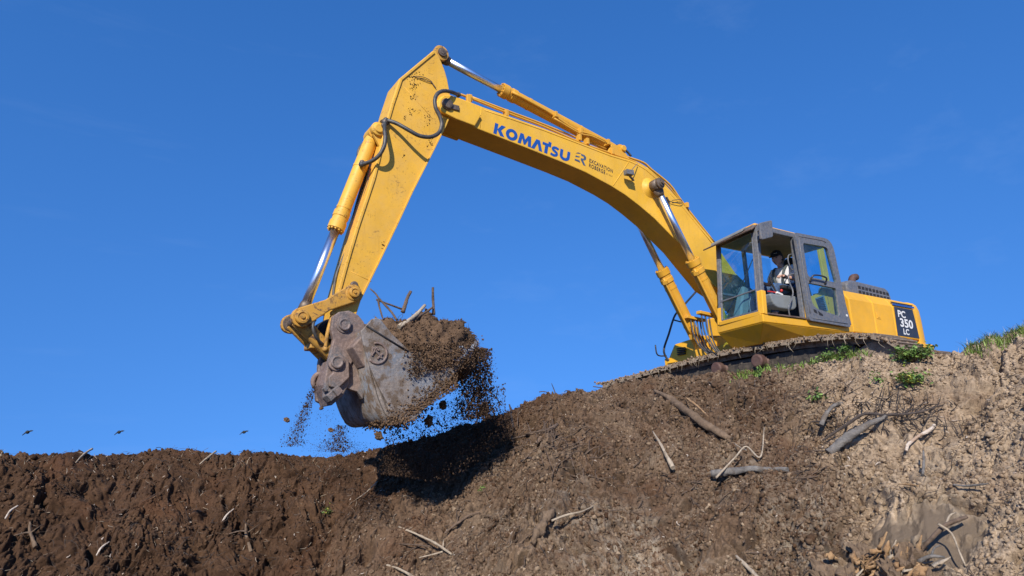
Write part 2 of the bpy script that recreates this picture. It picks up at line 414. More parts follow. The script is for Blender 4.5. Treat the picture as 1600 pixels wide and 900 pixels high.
# ------------------------------------------------------------------ terrain: a cut bank facing the camera
FH = Vector((CF.x, CF.y, 0)).normalized(); RH = Vector((FH.y, -FH.x, 0))
CREST = [(-900, 700, 10.2), (-300, 702, 10.0), (0, 705, 9.9), (60, 708, 9.9), (110, 704, 9.9), (190, 706, 9.9), (240, 699, 9.8), (270, 696, 9.8), (330, 702, 9.8), (420, 705, 9.7), (500, 711, 9.6),
         (540, 709, 9.5), (600, 694, 9.5), (680, 676, 9.5), (760, 652, 9.5), (795, 640, 9.45), (820, 624, 9.45), (850, 613, 9.5), (900, 609, 9.6), (960, 602, 9.8), (1010, 590, 9.8), (1064, 583, 9.75), (1111, 577, 9.55),
         (1180, 576, 9.25), (1260, 564, 8.95), (1316, 556, 8.7), (1348, 548, 8.55), (1380, 553, 8.45), (1400, 549, 8.4), (1455, 548, 8.4), (1480, 549, 8.4), (1510, 545, 8.4), (1550, 531, 8.4), (1600, 516, 8.4), (1700, 494, 8.4), (2100, 470, 8.8), (2800, 470, 10)]
_ca, _cz, _cr = [], [], []
for px, py, rr in CREST:
    d = ray(px, py); hx = d.x * RH.x + d.y * RH.y; hy = d.x * FH.x + d.y * FH.y
    _ca.append(math.atan2(hx, hy)); _cz.append(CAM.z + rr * d.z / math.hypot(hx, hy)); _cr.append(rr)
_ca = np.array(_ca); _cz = np.array(_cz); _cr = np.array(_cr)
def az_of(px):
    d = ray(px, 680); return math.atan2(d.x * RH.x + d.y * RH.y, d.x * FH.x + d.y * FH.y)
SLP = [(az_of(p), s) for p, s in ((-900, 38), (300, 38), (520, 37), (650, 33), (760, 29), (900, 29), (1100, 31), (1350, 34), (1600, 33), (2000, 30))]
GZ = -1.78
def smoothmax(a, b, k): return .5 * (a + b + np.sqrt((a - b) ** 2 + k * k))
def base_h(x, y):
    dx = x - CAM.x; dy = y - CAM.y; hx = dx * RH.x + dy * RH.y; hy = dx * FH.x + dy * FH.y
    r = np.hypot(hx, hy); az = np.arctan2(hx, hy)
    wob = fbm(x, y, .8, 3, 11) * .16
    cz = np.interp(az, _ca, _cz); rc = np.interp(az, _ca, _cr) + wob
    sl = np.tan(np.radians(np.interp(az, [a for a, _ in SLP], [s for _, s in SLP])))
    dd = rc - r
    rnd = .10
    # rounded lip, straight face, flat bottom
    face = cz - sl * (np.sqrt(np.maximum(dd, 0) ** 2 + rnd * rnd) - rnd) * 1.0
    front = smoothmax(face, np.full_like(face, GZ), .25)
    back_t = np.clip(-dd / 1.0, 0, 1); back_t = back_t * back_t * (3 - 2 * back_t)
    tt = np.clip((cz - .2) / .2, 0, 1); lvl = (cz - .2) * (1 - tt) + tt * (.60 - .50 * np.clip((-dd - 1.2) / 1.2, 0, 1)); lvl = np.minimum(lvl + .06 * tt, cz - .12 + .10 * tt) - .03 * np.maximum(-dd - 1, 0)
    lvl = np.where(az > az_of(1430), cz - .05, lvl); lvl = np.maximum(lvl, -40)
    back = cz * (1 - back_t) + lvl * back_t
    return np.where(dd > 0, front, back), dd, az, r
def disp(x, y, dd, az, r, detail=True):
    fade = np.clip(1 - np.maximum(-dd - .3, 0) / 1.0, 0.12, 1)           # calmer behind the crest, under the machine
    slopey = np.clip(dd / .5, 0, 1)
    left = np.clip((az_of(820) - az) / .12, 0, 1); right = np.clip((az - az_of(1180)) / .15, 0, 1)
    wx = fbm(x, y, 1.3, 3, 71) * .12; wy = fbm(x, y, 1.3, 3, 83) * .12; X = x + wx; Y = y + wy
    rough_z = .55 + .6 * np.clip(fbm(x, y, .55, 2, 91) + .35, 0, 1)
    n = fbm(X, Y, .9, 3, 21) * .15 * slopey + np.maximum(fbm(X + .3, Y, 1.7, 3, 25), -.05) * .10 * slopey + fbm(X, Y, 3.1, 3, 31) * .045 * rough_z
    rg = np.abs(fbm(X, Y, 2.1, 4, 41)); n = n - .085 * np.clip(.22 - rg, 0, 1) / .22 * rough_z
    bl = lambda f, o, sd: 2.4 * np.sqrt(np.abs(fbm(X, Y, f, o, sd, .55)) + .01) - 1.2
    n = n + lumps(X, Y, .42, 5, .35) * .20 * rough_z * (1 - .5 * right) + bl(2.6, 3, 201) * .040 * rough_z + np.maximum(fbm(X, Y, 5.0, 3, 205, .6), -.1) * .040 * rough_z
    if detail:
        n = n + bl(6.5, 3, 211) * .028 * rough_z + bl(15, 2, 213) * .008 + np.maximum(fbm(X, Y, 11, 3, 221, .5), -.25) * .017 * rough_z + np.abs(fbm(X, Y, 24, 2, 231, .5)) * .011
        n = n + lumps(X, Y, .15, 6, .3) * .22 * rough_z * (1 - .35 * right) + lumps(X + .02 * perlin(X * 30, Y * 30, 9), Y, .06, 7, .4) * .12 * rough_z
    # smooth wet scrape low on the right
    wet = WETF(x, y)
    n = n * (1 - .90 * wet) - .05 * wet
    # black cavities
    pit = np.clip(fbm(X, Y, 4.5, 2, 61) - .42, 0, 1) * .55 * rough_z
    return (n - .08 - pit * slopey * (1 - wet)) * fade * (.98 - .18 * left) * (1 - .32 * right)
def leanv(dd, az):      # the bank's outward normal, horizontal part
    k = np.clip((dd + .15) / .5, 0, 1); k = k * .62 * np.clip((5.2 - dd) / .8, 0, 1)
    return -k * (np.sin(az) * RH.x + np.cos(az) * FH.x), -k * (np.sin(az) * RH.y + np.cos(az) * FH.y), np.sqrt(1 - k * k)
def surf(x, y, detail=True, base=None):
    h, dd, az, r = base_h(x, y); d = disp(x, y, dd, az, r, detail); lx, ly, lz = leanv(dd, az)
    return x + lx * d, y + ly * d, h + lz * d
def height(x, y, detail=True): return surf(x, y, detail)[2]
def project(x, y, z):
    dx = x - CAM.x; dy = y - CAM.y; dz = z - CAM.z
    q = dx * CF.x + dy * CF.y + dz * CF.z
    return 800 + FPX * (dx * CR.x + dy * CR.y + dz * CR.z) / q, 450 - FPX * (dx * CU.x + dy * CU.y + dz * CU.z) / q
_wc = None
def WETF(x, y):
    if _wc is None: return np.zeros_like(x)
    dx = (x - _wc[0]); dy = (y - _wc[1]); a = dx * RH.x + dy * RH.y; b = dx * FH.x + dy * FH.y
    q = np.sqrt((a / .36) ** 2 + ((b + .25 * a) / .34) ** 2) + fbm(x, y, 3.5, 3, 101) * .5 + fbm(x, y, 12, 3, 105) * .2
    return np.clip((1.0 - q) / .45, 0, 1)
def ground_hit(px, py, detail=False):
    d = ray(px, py); k = 1 / math.hypot(d.x, d.y)
    lo, hi, st = 4.5, 12.5, .06
    for _ in range(3):
        t = np.arange(lo, hi, st) * k; X = CAM.x + d.x * t; Y = CAM.y + d.y * t; Z = CAM.z + d.z * t
        df = Z - base_h(X, Y)[0] + .04; i = np.nonzero(df < 0)[0]; j = i[0] if len(i) else int(np.argmin(df))
        c0 = lo + st * j; lo, hi, st = c0 - st * 1.2, c0 + st * .6, st / 8
    a, b_, c = surf(np.array([X[j]]), np.array([Y[j]]), detail); return Vector((float(a[0]), float(b_[0]), float(c[0])))
_wcp = ground_hit(1448, 835); _wc = (_wcp.x, _wcp.y)

a_lo, a_hi = az_of(-420), az_of(2150)
azs = np.concatenate([np.linspace(-math.pi, a_lo, 90)[:-1], np.linspace(a_lo, a_hi, 2150), np.linspace(a_hi, math.pi, 90)[1:]])
rs = np.concatenate([[0.02], np.linspace(1, 5.2, 26), np.linspace(5.2, 10.3, 720)[1:], np.linspace(10.3, 16, 60)[1:], np.geomspace(16, 900, 40)[1:]])
A, Rr = np.meshgrid(azs, rs)
GX = CAM.x + Rr * (np.sin(A) * RH.x + np.cos(A) * FH.x); GY = CAM.y + Rr * (np.sin(A) * RH.y + np.cos(A) * FH.y)
far = np.clip((Rr - 12) / 6, 0, 1)
SX, SY, GH = surf(GX, GY)
GH = np.where(Rr > 14, GH * (1 - far) + base_h(GX, GY)[0] * far, GH)
SX = np.where(Rr < 5.2, GX, SX); SY = np.where(Rr < 5.2, GY, SY)
V = np.stack([SX, SY, GH], -1).reshape(-1, 3); nr, na = A.shape
ii, jj = np.meshgrid(np.arange(nr - 1), np.arange(na - 1), indexing='ij'); q = ii * na + jj
Fq = np.stack([q, q + na, q + na + 1, q + 1], -1).reshape(-1, 4)
ground = npmesh('ground', V, Fq, M['soil'], True); tag(ground, kind='structure')
# soil kinds, as the ground itself is coloured
PX, PY = project(GX, GY, base_h(GX, GY)[0])
PX = np.where(Rr > 3, PX, 800)
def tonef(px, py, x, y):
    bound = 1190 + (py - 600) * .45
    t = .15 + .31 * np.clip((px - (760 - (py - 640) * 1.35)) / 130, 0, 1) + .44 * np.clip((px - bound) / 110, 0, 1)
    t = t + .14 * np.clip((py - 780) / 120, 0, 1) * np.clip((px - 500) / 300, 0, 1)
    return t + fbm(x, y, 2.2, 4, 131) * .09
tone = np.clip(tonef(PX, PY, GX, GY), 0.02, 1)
ash = np.clip((PX - 620) / 500, 0, .75) * np.clip((PY - 640) / 160, 0.15, 1) * np.clip(fbm(GX, GY, 1.2, 3, 151) + .55, 0, 1)
for nme, arr in (('tone', tone), ('ash', ash), ('wet', WETF(GX, GY))):
    at = ground.data.attributes.new(nme, 'FLOAT', 'POINT'); at.data.foreach_set('value', arr.astype(np.float32).ravel())

# ------------------------------------------------------------------ scattered crumbs
def ico(sub):
    b = bmesh.new(); bmesh.ops.create_icosphere(b, subdivisions=sub, radius=1); b.verts.ensure_lookup_table()
    v = np.array([tuple(q.co) for q in b.verts]); f = np.array([[q.index for q in t.verts] for t in b.faces]); b.free(); return v, f
def scatter(name, P, S, mat, sub=1, jit=.42, squash=.55, parent=None, stretch=None, tone=None):
    tv, tf = ico(sub); n = len(P); P = np.asarray(P); S = np.asarray(S)
    q = RNG.normal(size=(n, 4)); q /= np.linalg.norm(q, axis=1)[:, None]; a, b, c, d = q.T
    Rm = np.stack([1 - 2 * (c * c + d * d), 2 * (b * c - a * d), 2 * (b * d + a * c), 2 * (b * c + a * d), 1 - 2 * (b * b + d * d), 2 * (c * d - a * b), 2 * (b * d - a * c), 2 * (c * d + a * b), 1 - 2 * (b * b + c * c)], -1).reshape(n, 3, 3)
    vv = tv[None] * (1 + RNG.uniform(-jit, jit, (n, len(tv), 1)))
    vv = vv * RNG.uniform(squash, 1.15, (n, 1, 3))
    vv = np.einsum('nij,nkj->nki', Rm, vv) * S[:, None, None]
    if stretch is not None: vv[..., 2] *= stretch
    vv = vv + P[:, None]
    ff = (tf[None] + (np.arange(n) * len(tv))[:, None, None]).reshape(-1, 3)
    o = npmesh(name, vv.reshape(-1, 3), ff, mat, False, parent)
    if tone is not None:
        at = o.data.attributes.new('tone', 'FLOAT', 'POINT'); at.data.foreach_set('value', np.repeat(tone, len(tv)).astype(np.float32))
    return o
def face_points(n, px0, px1, dlo=-.4, dhi=3.7):
    az = RNG.uniform(az_of(px0), az_of(px1), n); dd = RNG.uniform(dlo, dhi, n)
    r = np.maximum(np.interp(az, _ca, _cr) - dd, 5.2)
    x = CAM.x + r * (np.sin(az) * RH.x + np.cos(az) * FH.x); y = CAM.y + r * (np.sin(az) * RH.y + np.cos(az) * FH.y)
    return x, y
def clods(name, label, n, px0, px1, smin, smax, e=2.4, thr=.0):
    x, y = face_points(n, px0, px1); k = (WETF(x, y) < .1) & (fbm(x, y, 1.6, 3, 171) + RNG.uniform(-.35, .35, n) > thr); x = x[k]; y = y[k]
    s = smin * (smax / smin) ** (RNG.uniform(0, 1, len(x)) ** e)
    px, py = project(x, y, base_h(x, y)[0]); tn = np.clip(tonef(px, py, x, y) + RNG.normal(0, .15, len(x)), 0, 1)
    X, Y, Z = surf(x, y)
    o = scatter(name, np.stack([X, Y, Z + s * .2], -1), s, M['soil'], 1, tone=tn); tag(o, label, 'soil', kind='stuff'); return o
clods('dark_soil_crumbs', 'dark brown crumbs of humus covering the bank on the left', 40000, -400, 860, .004, .026, thr=-.25)
clods('soil_crumbs', 'brown crumbly soil clods covering the mound in the middle', 52000, 560, 1330, .004, .030, thr=-.25)
clods('tan_soil_crumbs', 'pale tan crumbs and lumps on the dry bank at right', 60000, 1050, 2150, .004, .026, thr=-.45)

clods('loose_clods', 'larger brown clods rolled down the bank', 1100, -400, 2150, .02, .055, 3.0, thr=.12)
def twigs(name, label, n, px0, px1, mat, l0, l1, r0, r1, dlo=-.2, dhi=3.2, lift=.01, upright=.25, cat='debris', cond=None):
    x, y = face_points(n, px0, px1, dlo, dhi)
    k = WETF(x, y) < .1
    if cond is not None: k &= cond(x, y)
    x = x[k]; y = y[k]; n = len(x)
    zz0 = height(x, y, False); x0_, y0_ = x, y; x, y, z = surf(x, y); z = z + lift
    Vs = []; Fs = []; base = 0
    ang = RNG.uniform(0, 2 * np.pi, n); ln = RNG.uniform(l0, l1, n) * RNG.uniform(.4, 1, n); rr = RNG.uniform(r0, r1, n)
    K = 4; ca = np.cos(ang) * .1; sa = np.sin(ang) * .1
    gr = (base_h(x0_ + ca, y0_ + sa)[0] - base_h(x0_ - ca, y0_ - sa)[0]) / .2
    for i in range(n):
        p = np.array([x[i], y[i], z[i]]); d = np.array([math.cos(ang[i]), math.sin(ang[i]), 0.0])
        g = gr[i]
        d[2] = max(-1.2, min(1.2, g)) + RNG.normal() * upright; d /= np.linalg.norm(d)
        sd = np.cross(d, [0, 0, 1]); sd /= np.linalg.norm(sd) + 1e-6; up = np.cross(sd, d)
        bend = RNG.normal(0, .18) * ln[i]; bu = RNG.normal(0, .1) * ln[i]
        for k2 in range(K):
            t = k2 / (K - 1) - .5; c = p + d * ln[i] * t + sd * bend * (1 - 4 * t * t) + up * (bu * (1 - 4 * t * t) + rr[i] * .4)
            r = rr[i] * (1 - .5 * (t + .5))
            Vs += [c + sd * r, c - sd * r * .5 + up * r * .87, c - sd * r * .5 - up * r * .87]
        for k2 in range(K - 1):
            b0 = base + k2 * 3
            for a in range(3): Fs.append((b0 + a, b0 + (a + 1) % 3, b0 + 3 + (a + 1) % 3, b0 + 3 + a))
        base += K * 3
    o = npmesh(name, np.array(Vs), np.array(Fs), mat, False); tag(o, label, cat, kind='stuff'); return o
twigs('pale_twig_litter', 'fine pale twigs, splinters and rootlets littering the bank', 1500, -120, 1720, M['bark_pale'], .03, .15, .0015, .0045)
twigs('dark_root_litter', 'fine dark roots and stems littering the bank', 2500, 100, 1720, M['bark_dark'], .05, .28, .0015, .005)
twigs('root_fibres', 'hair-thin reddish root fibres matted in the soil', 5000, -120, 1720, M['bark_brown'], .05, .26, .001, .0028, upright=.4)
twigs('brown_twig_litter', 'brown twigs lying thick on the middle of the mound', 800, 640, 1300, M['bark_brown'], .08, .38, .003, .009)
twigs('wood_chip_litter', 'pale wood chips sprinkled over the soil', 420, -100, 1720, M['bark_white'], .02, .06, .004, .009)

def sz(w_px): return w_px     # clarity only
def base_hit(px, py):
    d = ray(px, py); k = 1 / math.hypot(d.x, d.y); lo, hi, st = 4.5, 12.5, .06
    for _ in range(3):
        t = np.arange(lo, hi, st) * k; X = CAM.x + d.x * t; Y = CAM.y + d.y * t; Z = CAM.z + d.z * t
        df = Z - base_h(X, Y)[0]; i = np.nonzero(df < 0)[0]; j = i[0] if len(i) else int(np.argmin(df))
        c0 = lo + st * j; lo, hi, st = c0 - st * 1.2, c0 + st * .6, st / 8
    x, y = X[j:j + 1], Y[j:j + 1]; h, dd, az, r = base_h(x, y); D = float(disp(x, y, dd, az, r, False)[0]); l = leanv(dd, az)
    return Vector((float(x[0]), float(y[0]), float(h[0]))), D, Vector([float(q[0]) for q in l])
def gpath(pts, lift):        # a stiff stick rests on the high spots of the ground below it
    H = [base_hit(q[0], q[1]) for q in pts]; Ds = [h[1] for h in H]; m = max(Ds) * .65 + sum(Ds) / len(Ds) * .35; out = []
    for q, (p, D, n) in zip(pts, H):
        l = (q[2] if len(q) > 2 else lift) * .75 + .012
        out.append(p + n * (m + l))
    return out
def branch(name, label, cat, pts, r, mat, lift=.03, group=None, rj=.3, extra=None, n=10):
    b = MB(); P = gpath(pts, lift); r = [q * .82 for q in r]; b.tube(P, r, n + 4, rj * 1.4, 9)
    o = b.build(name, M[mat]); tag(o, label, cat, group)
    for e in (extra or []):
        k = MB(); k.tube(gpath(e[0], lift), e[1], 7, .25, 3); k.build('side_branch', M[e[2] if len(e) > 2 else mat], o)
    return o
branch('muddy_log', 'thick mud-caked log with split orange wood, leaning down the top of the mound', 'log', [(1022, 610, .10), (1045, 624, .13), (1075, 645, .12), (1105, 663, .07), (1142, 678, .0)], [.018, .045, .06, .062, .055, .04], 'bark_muddy', .1, extra=[([(1030, 612, .1), (1036, 604, .18), (1040, 598, .22)], [.012, .005])])
branch('split_wood', 'strip of bare orange wood on the leaning muddy log', 'wood', [(1072, 630, .19), (1090, 645, .20), (1108, 658, .15)], [.006, .022, .016, .004], 'bark_orange', .1)
branch('grey_branch', 'straight grey branch lying level across the middle of the slope', 'branch', [(1113, 749, .05), (1150, 745, .06), (1190, 743, .06), (1232, 741, .04)], [.042, .045, .036, .028], 'bark_grey')
branch('forked_stick', 'pale forked stick standing over the level grey branch', 'stick', [(1120, 760, .10), (1150, 733, .15), (1168, 717, .17), (1190, 731, .14), (1197, 692, .22)], [.014, .011, .010, .011, .008], 'bark_pale', rj=.1, extra=[([(1148, 700, .1), (1160, 712, .15), (1168, 717, .17)], [.005, .009])])
branch('grey_log', 'thick weathered grey log with bark lying on the pale right bank', 'log', [(1296, 715, .05), (1318, 698, .07), (1342, 681, .07), (1362, 669, .06), (1386, 656, .03)], [.045, .052, .042, .03, .018], 'bark_grey')
branch('peeled_stick', 'short white peeled stick on the pale right bank', 'stick', [(1415, 698, .03), (1419, 688, .04), (1436, 676, .05), (1450, 669, .05), (1460, 659, .04)], [.012, .018, .016, .022, .016], 'bark_white')
branch('tan_stake', 'tan root stub lying steeply below the muddy log', 'root', [(1020, 676, .03), (1032, 697, .05), (1041, 716, .06), (1052, 734, .04)], [.008, .02, .024, .03], 'bark_pale')
branch('root_lump', 'fat soil-coated root lump on the lower mound', 'root', [(832, 843, .00), (843, 826, .03), (855, 808, .05), (864, 795, .05)], [.02, .05, .055, .04, .022], 'bark_muddy', rj=.8)
branch('bleached_stick', 'bleached stick poking out right of the soil-coated root lump', 'stick', [(862, 811, .05), (885, 804, .07), (908, 799, .07), (930, 787, .05)], [.014, .014, .010, .005], 'bark_pale')
branch('broken_branch', 'pale broken branch with a forked end low on the slope', 'branch', [(623, 821, .03), (650, 834, .05), (680, 849, .06), (706, 864, .03)], [.012, .013, .018, .012], 'bark_pale', extra=[([(655, 862, .05), (680, 856, .05), (692, 852, .05)], [.006, .01]), ([(692, 849, .05), (693, 838, .08)], [.009, .004])])
branch('thin_brown_stick', 'thin brown stick lying just above the broken branch', 'stick', [(624, 845, .03), (650, 848, .05), (672, 851, .05)], [.008, .010, .008], 'bark_brown')
branch('curved_root', 'curved brown root left of the fat root lump', 'root', [(695, 829, .03), (715, 815, .06), (735, 802, .06), (750, 797, .04)], [.013, .015, .012, .008], 'bark_brown')
branch('bottom_stick', 'pale stick at the bottom edge below the slope centre', 'stick', [(1150, 866, .03), (1163, 881, .05), (1184, 902, .04)], [.012, .018, .022], 'bark_pale')
branch('corner_stick', 'pale stick cut by the bottom edge of the left bank', 'stick', [(604, 880, .03), (625, 888, .05), (650, 902, .04)], [.010, .016, .018], 'bark_pale')
branch('left_stump', 'short muddy stub standing in the left bank, nearest the left edge', 'stub', [(46, 820, .10), (47, 832, .06), (56, 852, .01)], [.012, .018, .026], 'bark_muddy', extra=[([(22, 834, .04), (40, 832, .07), (47, 834, .09)], [.006, .012], 'bark_brown'), ([(48, 834, .09), (66, 820, .08)], [.008, .004])])
branch('bank_stub', 'short muddy stub with side roots in the left bank under the flying crumbs', 'stub', [(384, 816, .10), (385, 830, .06), (393, 853, .01)], [.012, .018, .026], 'bark_muddy', extra=[([(358, 834, .04), (375, 832, .07), (386, 834, .09)], [.006, .012], 'bark_brown'), ([(386, 832, .09), (405, 818, .08)], [.008, .004])])
branch('pointed_stake', 'dark thin stake standing up on top of the mound', 'stake', [(868, 614, .03), (865, 600, .10), (861, 584, .22)], [.012, .008, .004], 'bark_dark')
branch('dark_stake', 'dark flat stake standing where the mound meets the shaded slope', 'stake', [(802, 668, .06), (799, 650, .10), (796, 632, .14)], [.016, .016, .012], 'bark_dark')
branch('buried_pole', 'round brown pole half buried in the shaded edge of the mound', 'pole', [(838, 705, .03), (850, 692, .06), (865, 682, .07), (872, 676, .05)], [.026, .030, .028, .022], 'bark_brown')
branch('slim_pole', 'slim brown pole above the round buried pole', 'pole', [(800, 688, .04), (822, 685, .07), (845, 678, .07), (856, 673, .05)], [.014, .016, .016, .012], 'bark_brown')
branch('wedge_root', 'dark root slanting down from the slim pole', 'root', [(812, 727, .03), (828, 724, .06), (842, 731, .04)], [.008, .014, .01], 'bark_dark')
branch('grey_fork', 'light grey forked limb at the edge of the pale bank', 'branch', [(1284, 672, .05), (1294, 656, .09), (1306, 643, .08), (1318, 636, .04)], [.03, .028, .024, .014], 'bark_grey', extra=[([(1266, 660, .06), (1284, 661, .08), (1296, 660, .08)], [.006, .012], 'bark_dark')])
branch('long_dark_branch', 'long dark branch arching over the tangled brushwood on the right bank', 'branch', [(1285, 690, .05), (1318, 672, .08), (1350, 656, .12), (1385, 655, .10), (1430, 650, .08), (1475, 632, .03)], [.010, .016, .016, .014, .012, .006], 'bark_dark')
branch('side_stick', 'thin grey stick with a side fork below the white peeled stick', 'stick', [(1490, 762, .03), (1515, 766, .05), (1545, 763, .05)], [.007, .010, .006], 'bark_grey')
branch('orange_splinter', 'orange splinter of wood on the pale bank', 'splinter', [(1403, 756, .02), (1420, 758, .03), (1435, 760, .03)], [.004, .010, .006], 'bark_orange')
branch('upright_stub', 'grey stub poking up from the pale bank', 'stub', [(1441, 736, .03), (1443, 722, .06), (1443, 706, .10)], [.012, .014, .008], 'bark_grey')
branch('ridge_stick', 'pale stick lying on the left bank crest', 'stick', [(118, 722, .02), (130, 712, .05), (144, 702, .06)], [.008, .016, .014], 'bark_pale')
branch('crest_stick', 'pale stick lying on the left bank crest, right of the highest lump', 'stick', [(312, 720, .02), (324, 712, .05), (338, 702, .06)], [.008, .016, .014], 'bark_pale')
branch('hanging_root', 'thin root curling down the slope below the falling soil', 'root', [(552, 778, .04), (572, 766, .07), (590, 748, .05)], [.004, .008, .008], 'bark_pale')
branch('bank_splinter', 'pale split stick in the left bank above the muddy stub with side roots', 'stick', [(347, 810, .02), (355, 800, .05), (366, 790, .04)], [.010, .013, .008], 'bark_white')
branch('left_splinter', 'pale split stick near the left edge of the bank', 'stick', [(8, 810, .02), (16, 800, .05), (28, 791, .04)], [.010, .013, .008], 'bark_white')
branch('mid_splinter', 'pale split stick in the left bank between the two muddy stubs', 'stick', [(150, 872, .02), (158, 862, .05), (170, 852, .04)], [.010, .013, .008], 'bark_white')

# dead brushwood tangle on the right bank
b = MB()
for i in range(150):
    px = random.gauss(1385, 65); py = 620 + random.random() * 55 + abs(px - 1385) * .05; a = random.uniform(-.6, 3.4); l = random.uniform(8, 34)
    q = [(px, py, .02), (px + math.cos(a) * l * .5, py - math.sin(a) * l * .35, random.uniform(.03, .12)), (px + math.cos(a) * l, py - math.sin(a) * l * .5, random.uniform(.02, .16))]
    b.tube(gpath(q, .05), [random.uniform(.003, .008), .0015], 4, 0, 2)
tag(b.build('brushwood', M['bark_dark']), 'tangle of thin dark dead brushwood below the leafy weed', 'brushwood', kind='stuff')
b = MB()
for i in range(70):
    px = random.gauss(855, 45); py = random.gauss(705, 22); a = random.uniform(-.3, 2.0); l = random.uniform(10, 38)
    q = [(px, py, .02), (px + math.cos(a) * l * .5, py - math.sin(a) * l * .4, random.uniform(.04, .1)), (px + math.cos(a) * l, py - math.sin(a) * l * .7, random.uniform(.02, .09))]
    b.tube(gpath(q, .05), [random.uniform(.004, .011), .003], 5, .1, 2)
tag(b.build('brown_sticks', M['bark_brown']), 'jumble of broken brown sticks on the shoulder of the mound', 'sticks', kind='stuff')

# rotten stump at the lower right
st = empty('rotten_stump', 'splintered rotten tree stump with orange wood at the bottom right', 'stump', ground_hit(1390, 880))
def rockish(name, spots, mat, par):
    b = MB(); inv = par.location
    for (px, py, r, sx, sy, sz_, ang) in spots:
        h = ground_hit(px, py) + (CAM - ground_hit(px, py)).normalized() * r * .25
        b.ball(h - inv, r, (sx, sy, sz_), 4, .55, Euler((ang, ang * .7, ang * 1.7)).to_matrix(), 2.2)
    return b.build(name, M[mat], par)
rockish('root_mass', [(1330, 893, .15, 1.2, .8, .7, .2), (1300, 900, .12, 1.3, .8, .6, 1.), (1425, 885, .14, 1.2, .9, .7, 2.), (1450, 905, .12, 1.2, .9, .6, .5), (1402, 900, .13, 1.2, .9, .7, 3.), (1352, 868, .10, 1.3, .8, .6, .9)], 'bark_muddy', st)
b = MB()
for i in range(90):
    px = random.gauss(1384, 27); py = random.gauss(880, 14); h = ground_hit(px, py); bk = (CAM - h).normalized()
    c = h + bk * random.uniform(.08, .2) - st.location; a = random.gauss(.5, .5)
    d = (CR * math.cos(a) + CU * math.sin(a) + bk * random.uniform(-.3, .3)).normalized()
    r_ = random.uniform(.006, .02); l_ = random.uniform(.05, .16); b.tube([c, c + d * l_ * .5 + bk * random.gauss(0, .01), c + d * l_], [r_, r_ * 1.3, r_ * .3], 5, 1.6, 3)
b.build('splintered_wood', M['bark_orange'], st)
b = MB()
for i in range(26):
    px = random.gauss(1392, 34); py = random.gauss(882, 16); h = ground_hit(px, py); bk = (CAM - h).normalized()
    c = h + bk * random.uniform(.1, .2) - st.location; a = random.gauss(.5, .5)
    d = (CR * math.cos(a) + CU * math.sin(a)).normalized()
    r_ = random.uniform(.005, .014); l_ = random.uniform(.06, .2); b.tube([c, c + d * l_ * .5 + bk * random.gauss(0, .012), c + d * l_], [r_, r_ * 1.2, r_ * .3], 5, 1.4, 3)
b.build('pale_splinter', M['bark_pale'], st)
branch('root_branch', 'crooked brown branch leaning over the wet scrape beside the stump', 'branch', [(1432, 876, .10), (1440, 868, .16), (1458, 854, .2), (1480, 833, .2), (1511, 811, .12)], [.014, .016, .018, .020, .013], 'bark_brown', extra=[([(1470, 842, .2), (1490, 850, .14), (1500, 870, .08), (1510, 888, .03)], [.009, .006], 'bark_pale'), ([(1480, 834, .2), (1486, 818, .2), (1494, 804, .12)], [.008, .005], 'bark_pale'), ([(1434, 884, .1), (1455, 878, .13), (1477, 876, .1)], [.016, .008], 'bark_grey'), ([(1455, 878, .13), (1462, 866, .16), (1470, 860, .14)], [.009, .005], 'bark_grey'), ([(1436, 874, .12), (1437, 860, .16), (1445, 854, .15), (1458, 854, .17)], [.012, .009], 'bark_grey')])

# ------------------------------------------------------------------ grass and weeds
def blades(name, label, spots, n, l0, l1, mat, spread, cat='grass', lean=.5, w0=.006):
    Vs = []; Fs = []; k = 0
    for i in range(n):
        s = spots[random.randrange(len(spots))]; px = s[0] + random.gauss(0, spread[0]); py = s[1] + random.gauss(0, spread[1])
        h = GHIT(px, py); l = random.uniform(l0, l1) * (s[2] if len(s) > 2 else 1); a = random.uniform(0, 6.283); ln = random.uniform(.1, lean) * l
        d = np.array([math.cos(a), math.sin(a), 0]); sd = np.array([-d[1], d[0], 0]); wd = w0 * random.uniform(.6, 1.4); p = np.array(h) - [0, 0, .02]
        for t in (0, .4, .75, 1):
            c = p + np.array([0, 0, l * (t - .25 * t * t)]) + d * ln * t * t * 1.6
            ww = wd * (1 - t * .85); Vs += [c - sd * ww, c + sd * ww]
        for t in range(3): Fs.append((k + t * 2, k + t * 2 + 1, k + t * 2 + 3, k + t * 2 + 2))
        k += 8
    o = npmesh(name, np.array(Vs), np.array(Fs), M[mat]); tag(o, label, cat, kind='stuff'); return o
_gc = {}
def GHIT(px, py):
    key = (round(px / 3), round(py / 2))
    if key not in _gc: _gc[key] = ground_hit(key[0] * 3, key[1] * 2)
    h = _gc[key]; return (h.x + random.uniform(-.02, .02), h.y + random.uniform(-.02, .02), h.z)
crest_spots = [(1520 + i * 8, 546 - i * 2.7, 1) for i in range(0, 30)]
blades('crest_grass', 'green grass growing along the crest at the far right', crest_spots, 5200, .05, .15, 'grass', (6, 6), w0=.0045)
blades('dry_crest_grass', 'dry straw-coloured grass mixed into the turf on the far right crest', crest_spots, 900, .05, .2, 'straw', (8, 6), w0=.003)
blades('track_grass', 'green grass and weeds growing against the crawler track', [(1160, 588), (1178, 584), (1240, 570, .7), (1170, 583), (1185, 580), (1200, 577), (1220, 576, .8), (1265, 561), (1280, 558), (1295, 557), (1310, 556), (1325, 552), (1345, 549)], 900, .05, .16, 'grass', (8, 4), w0=.009)
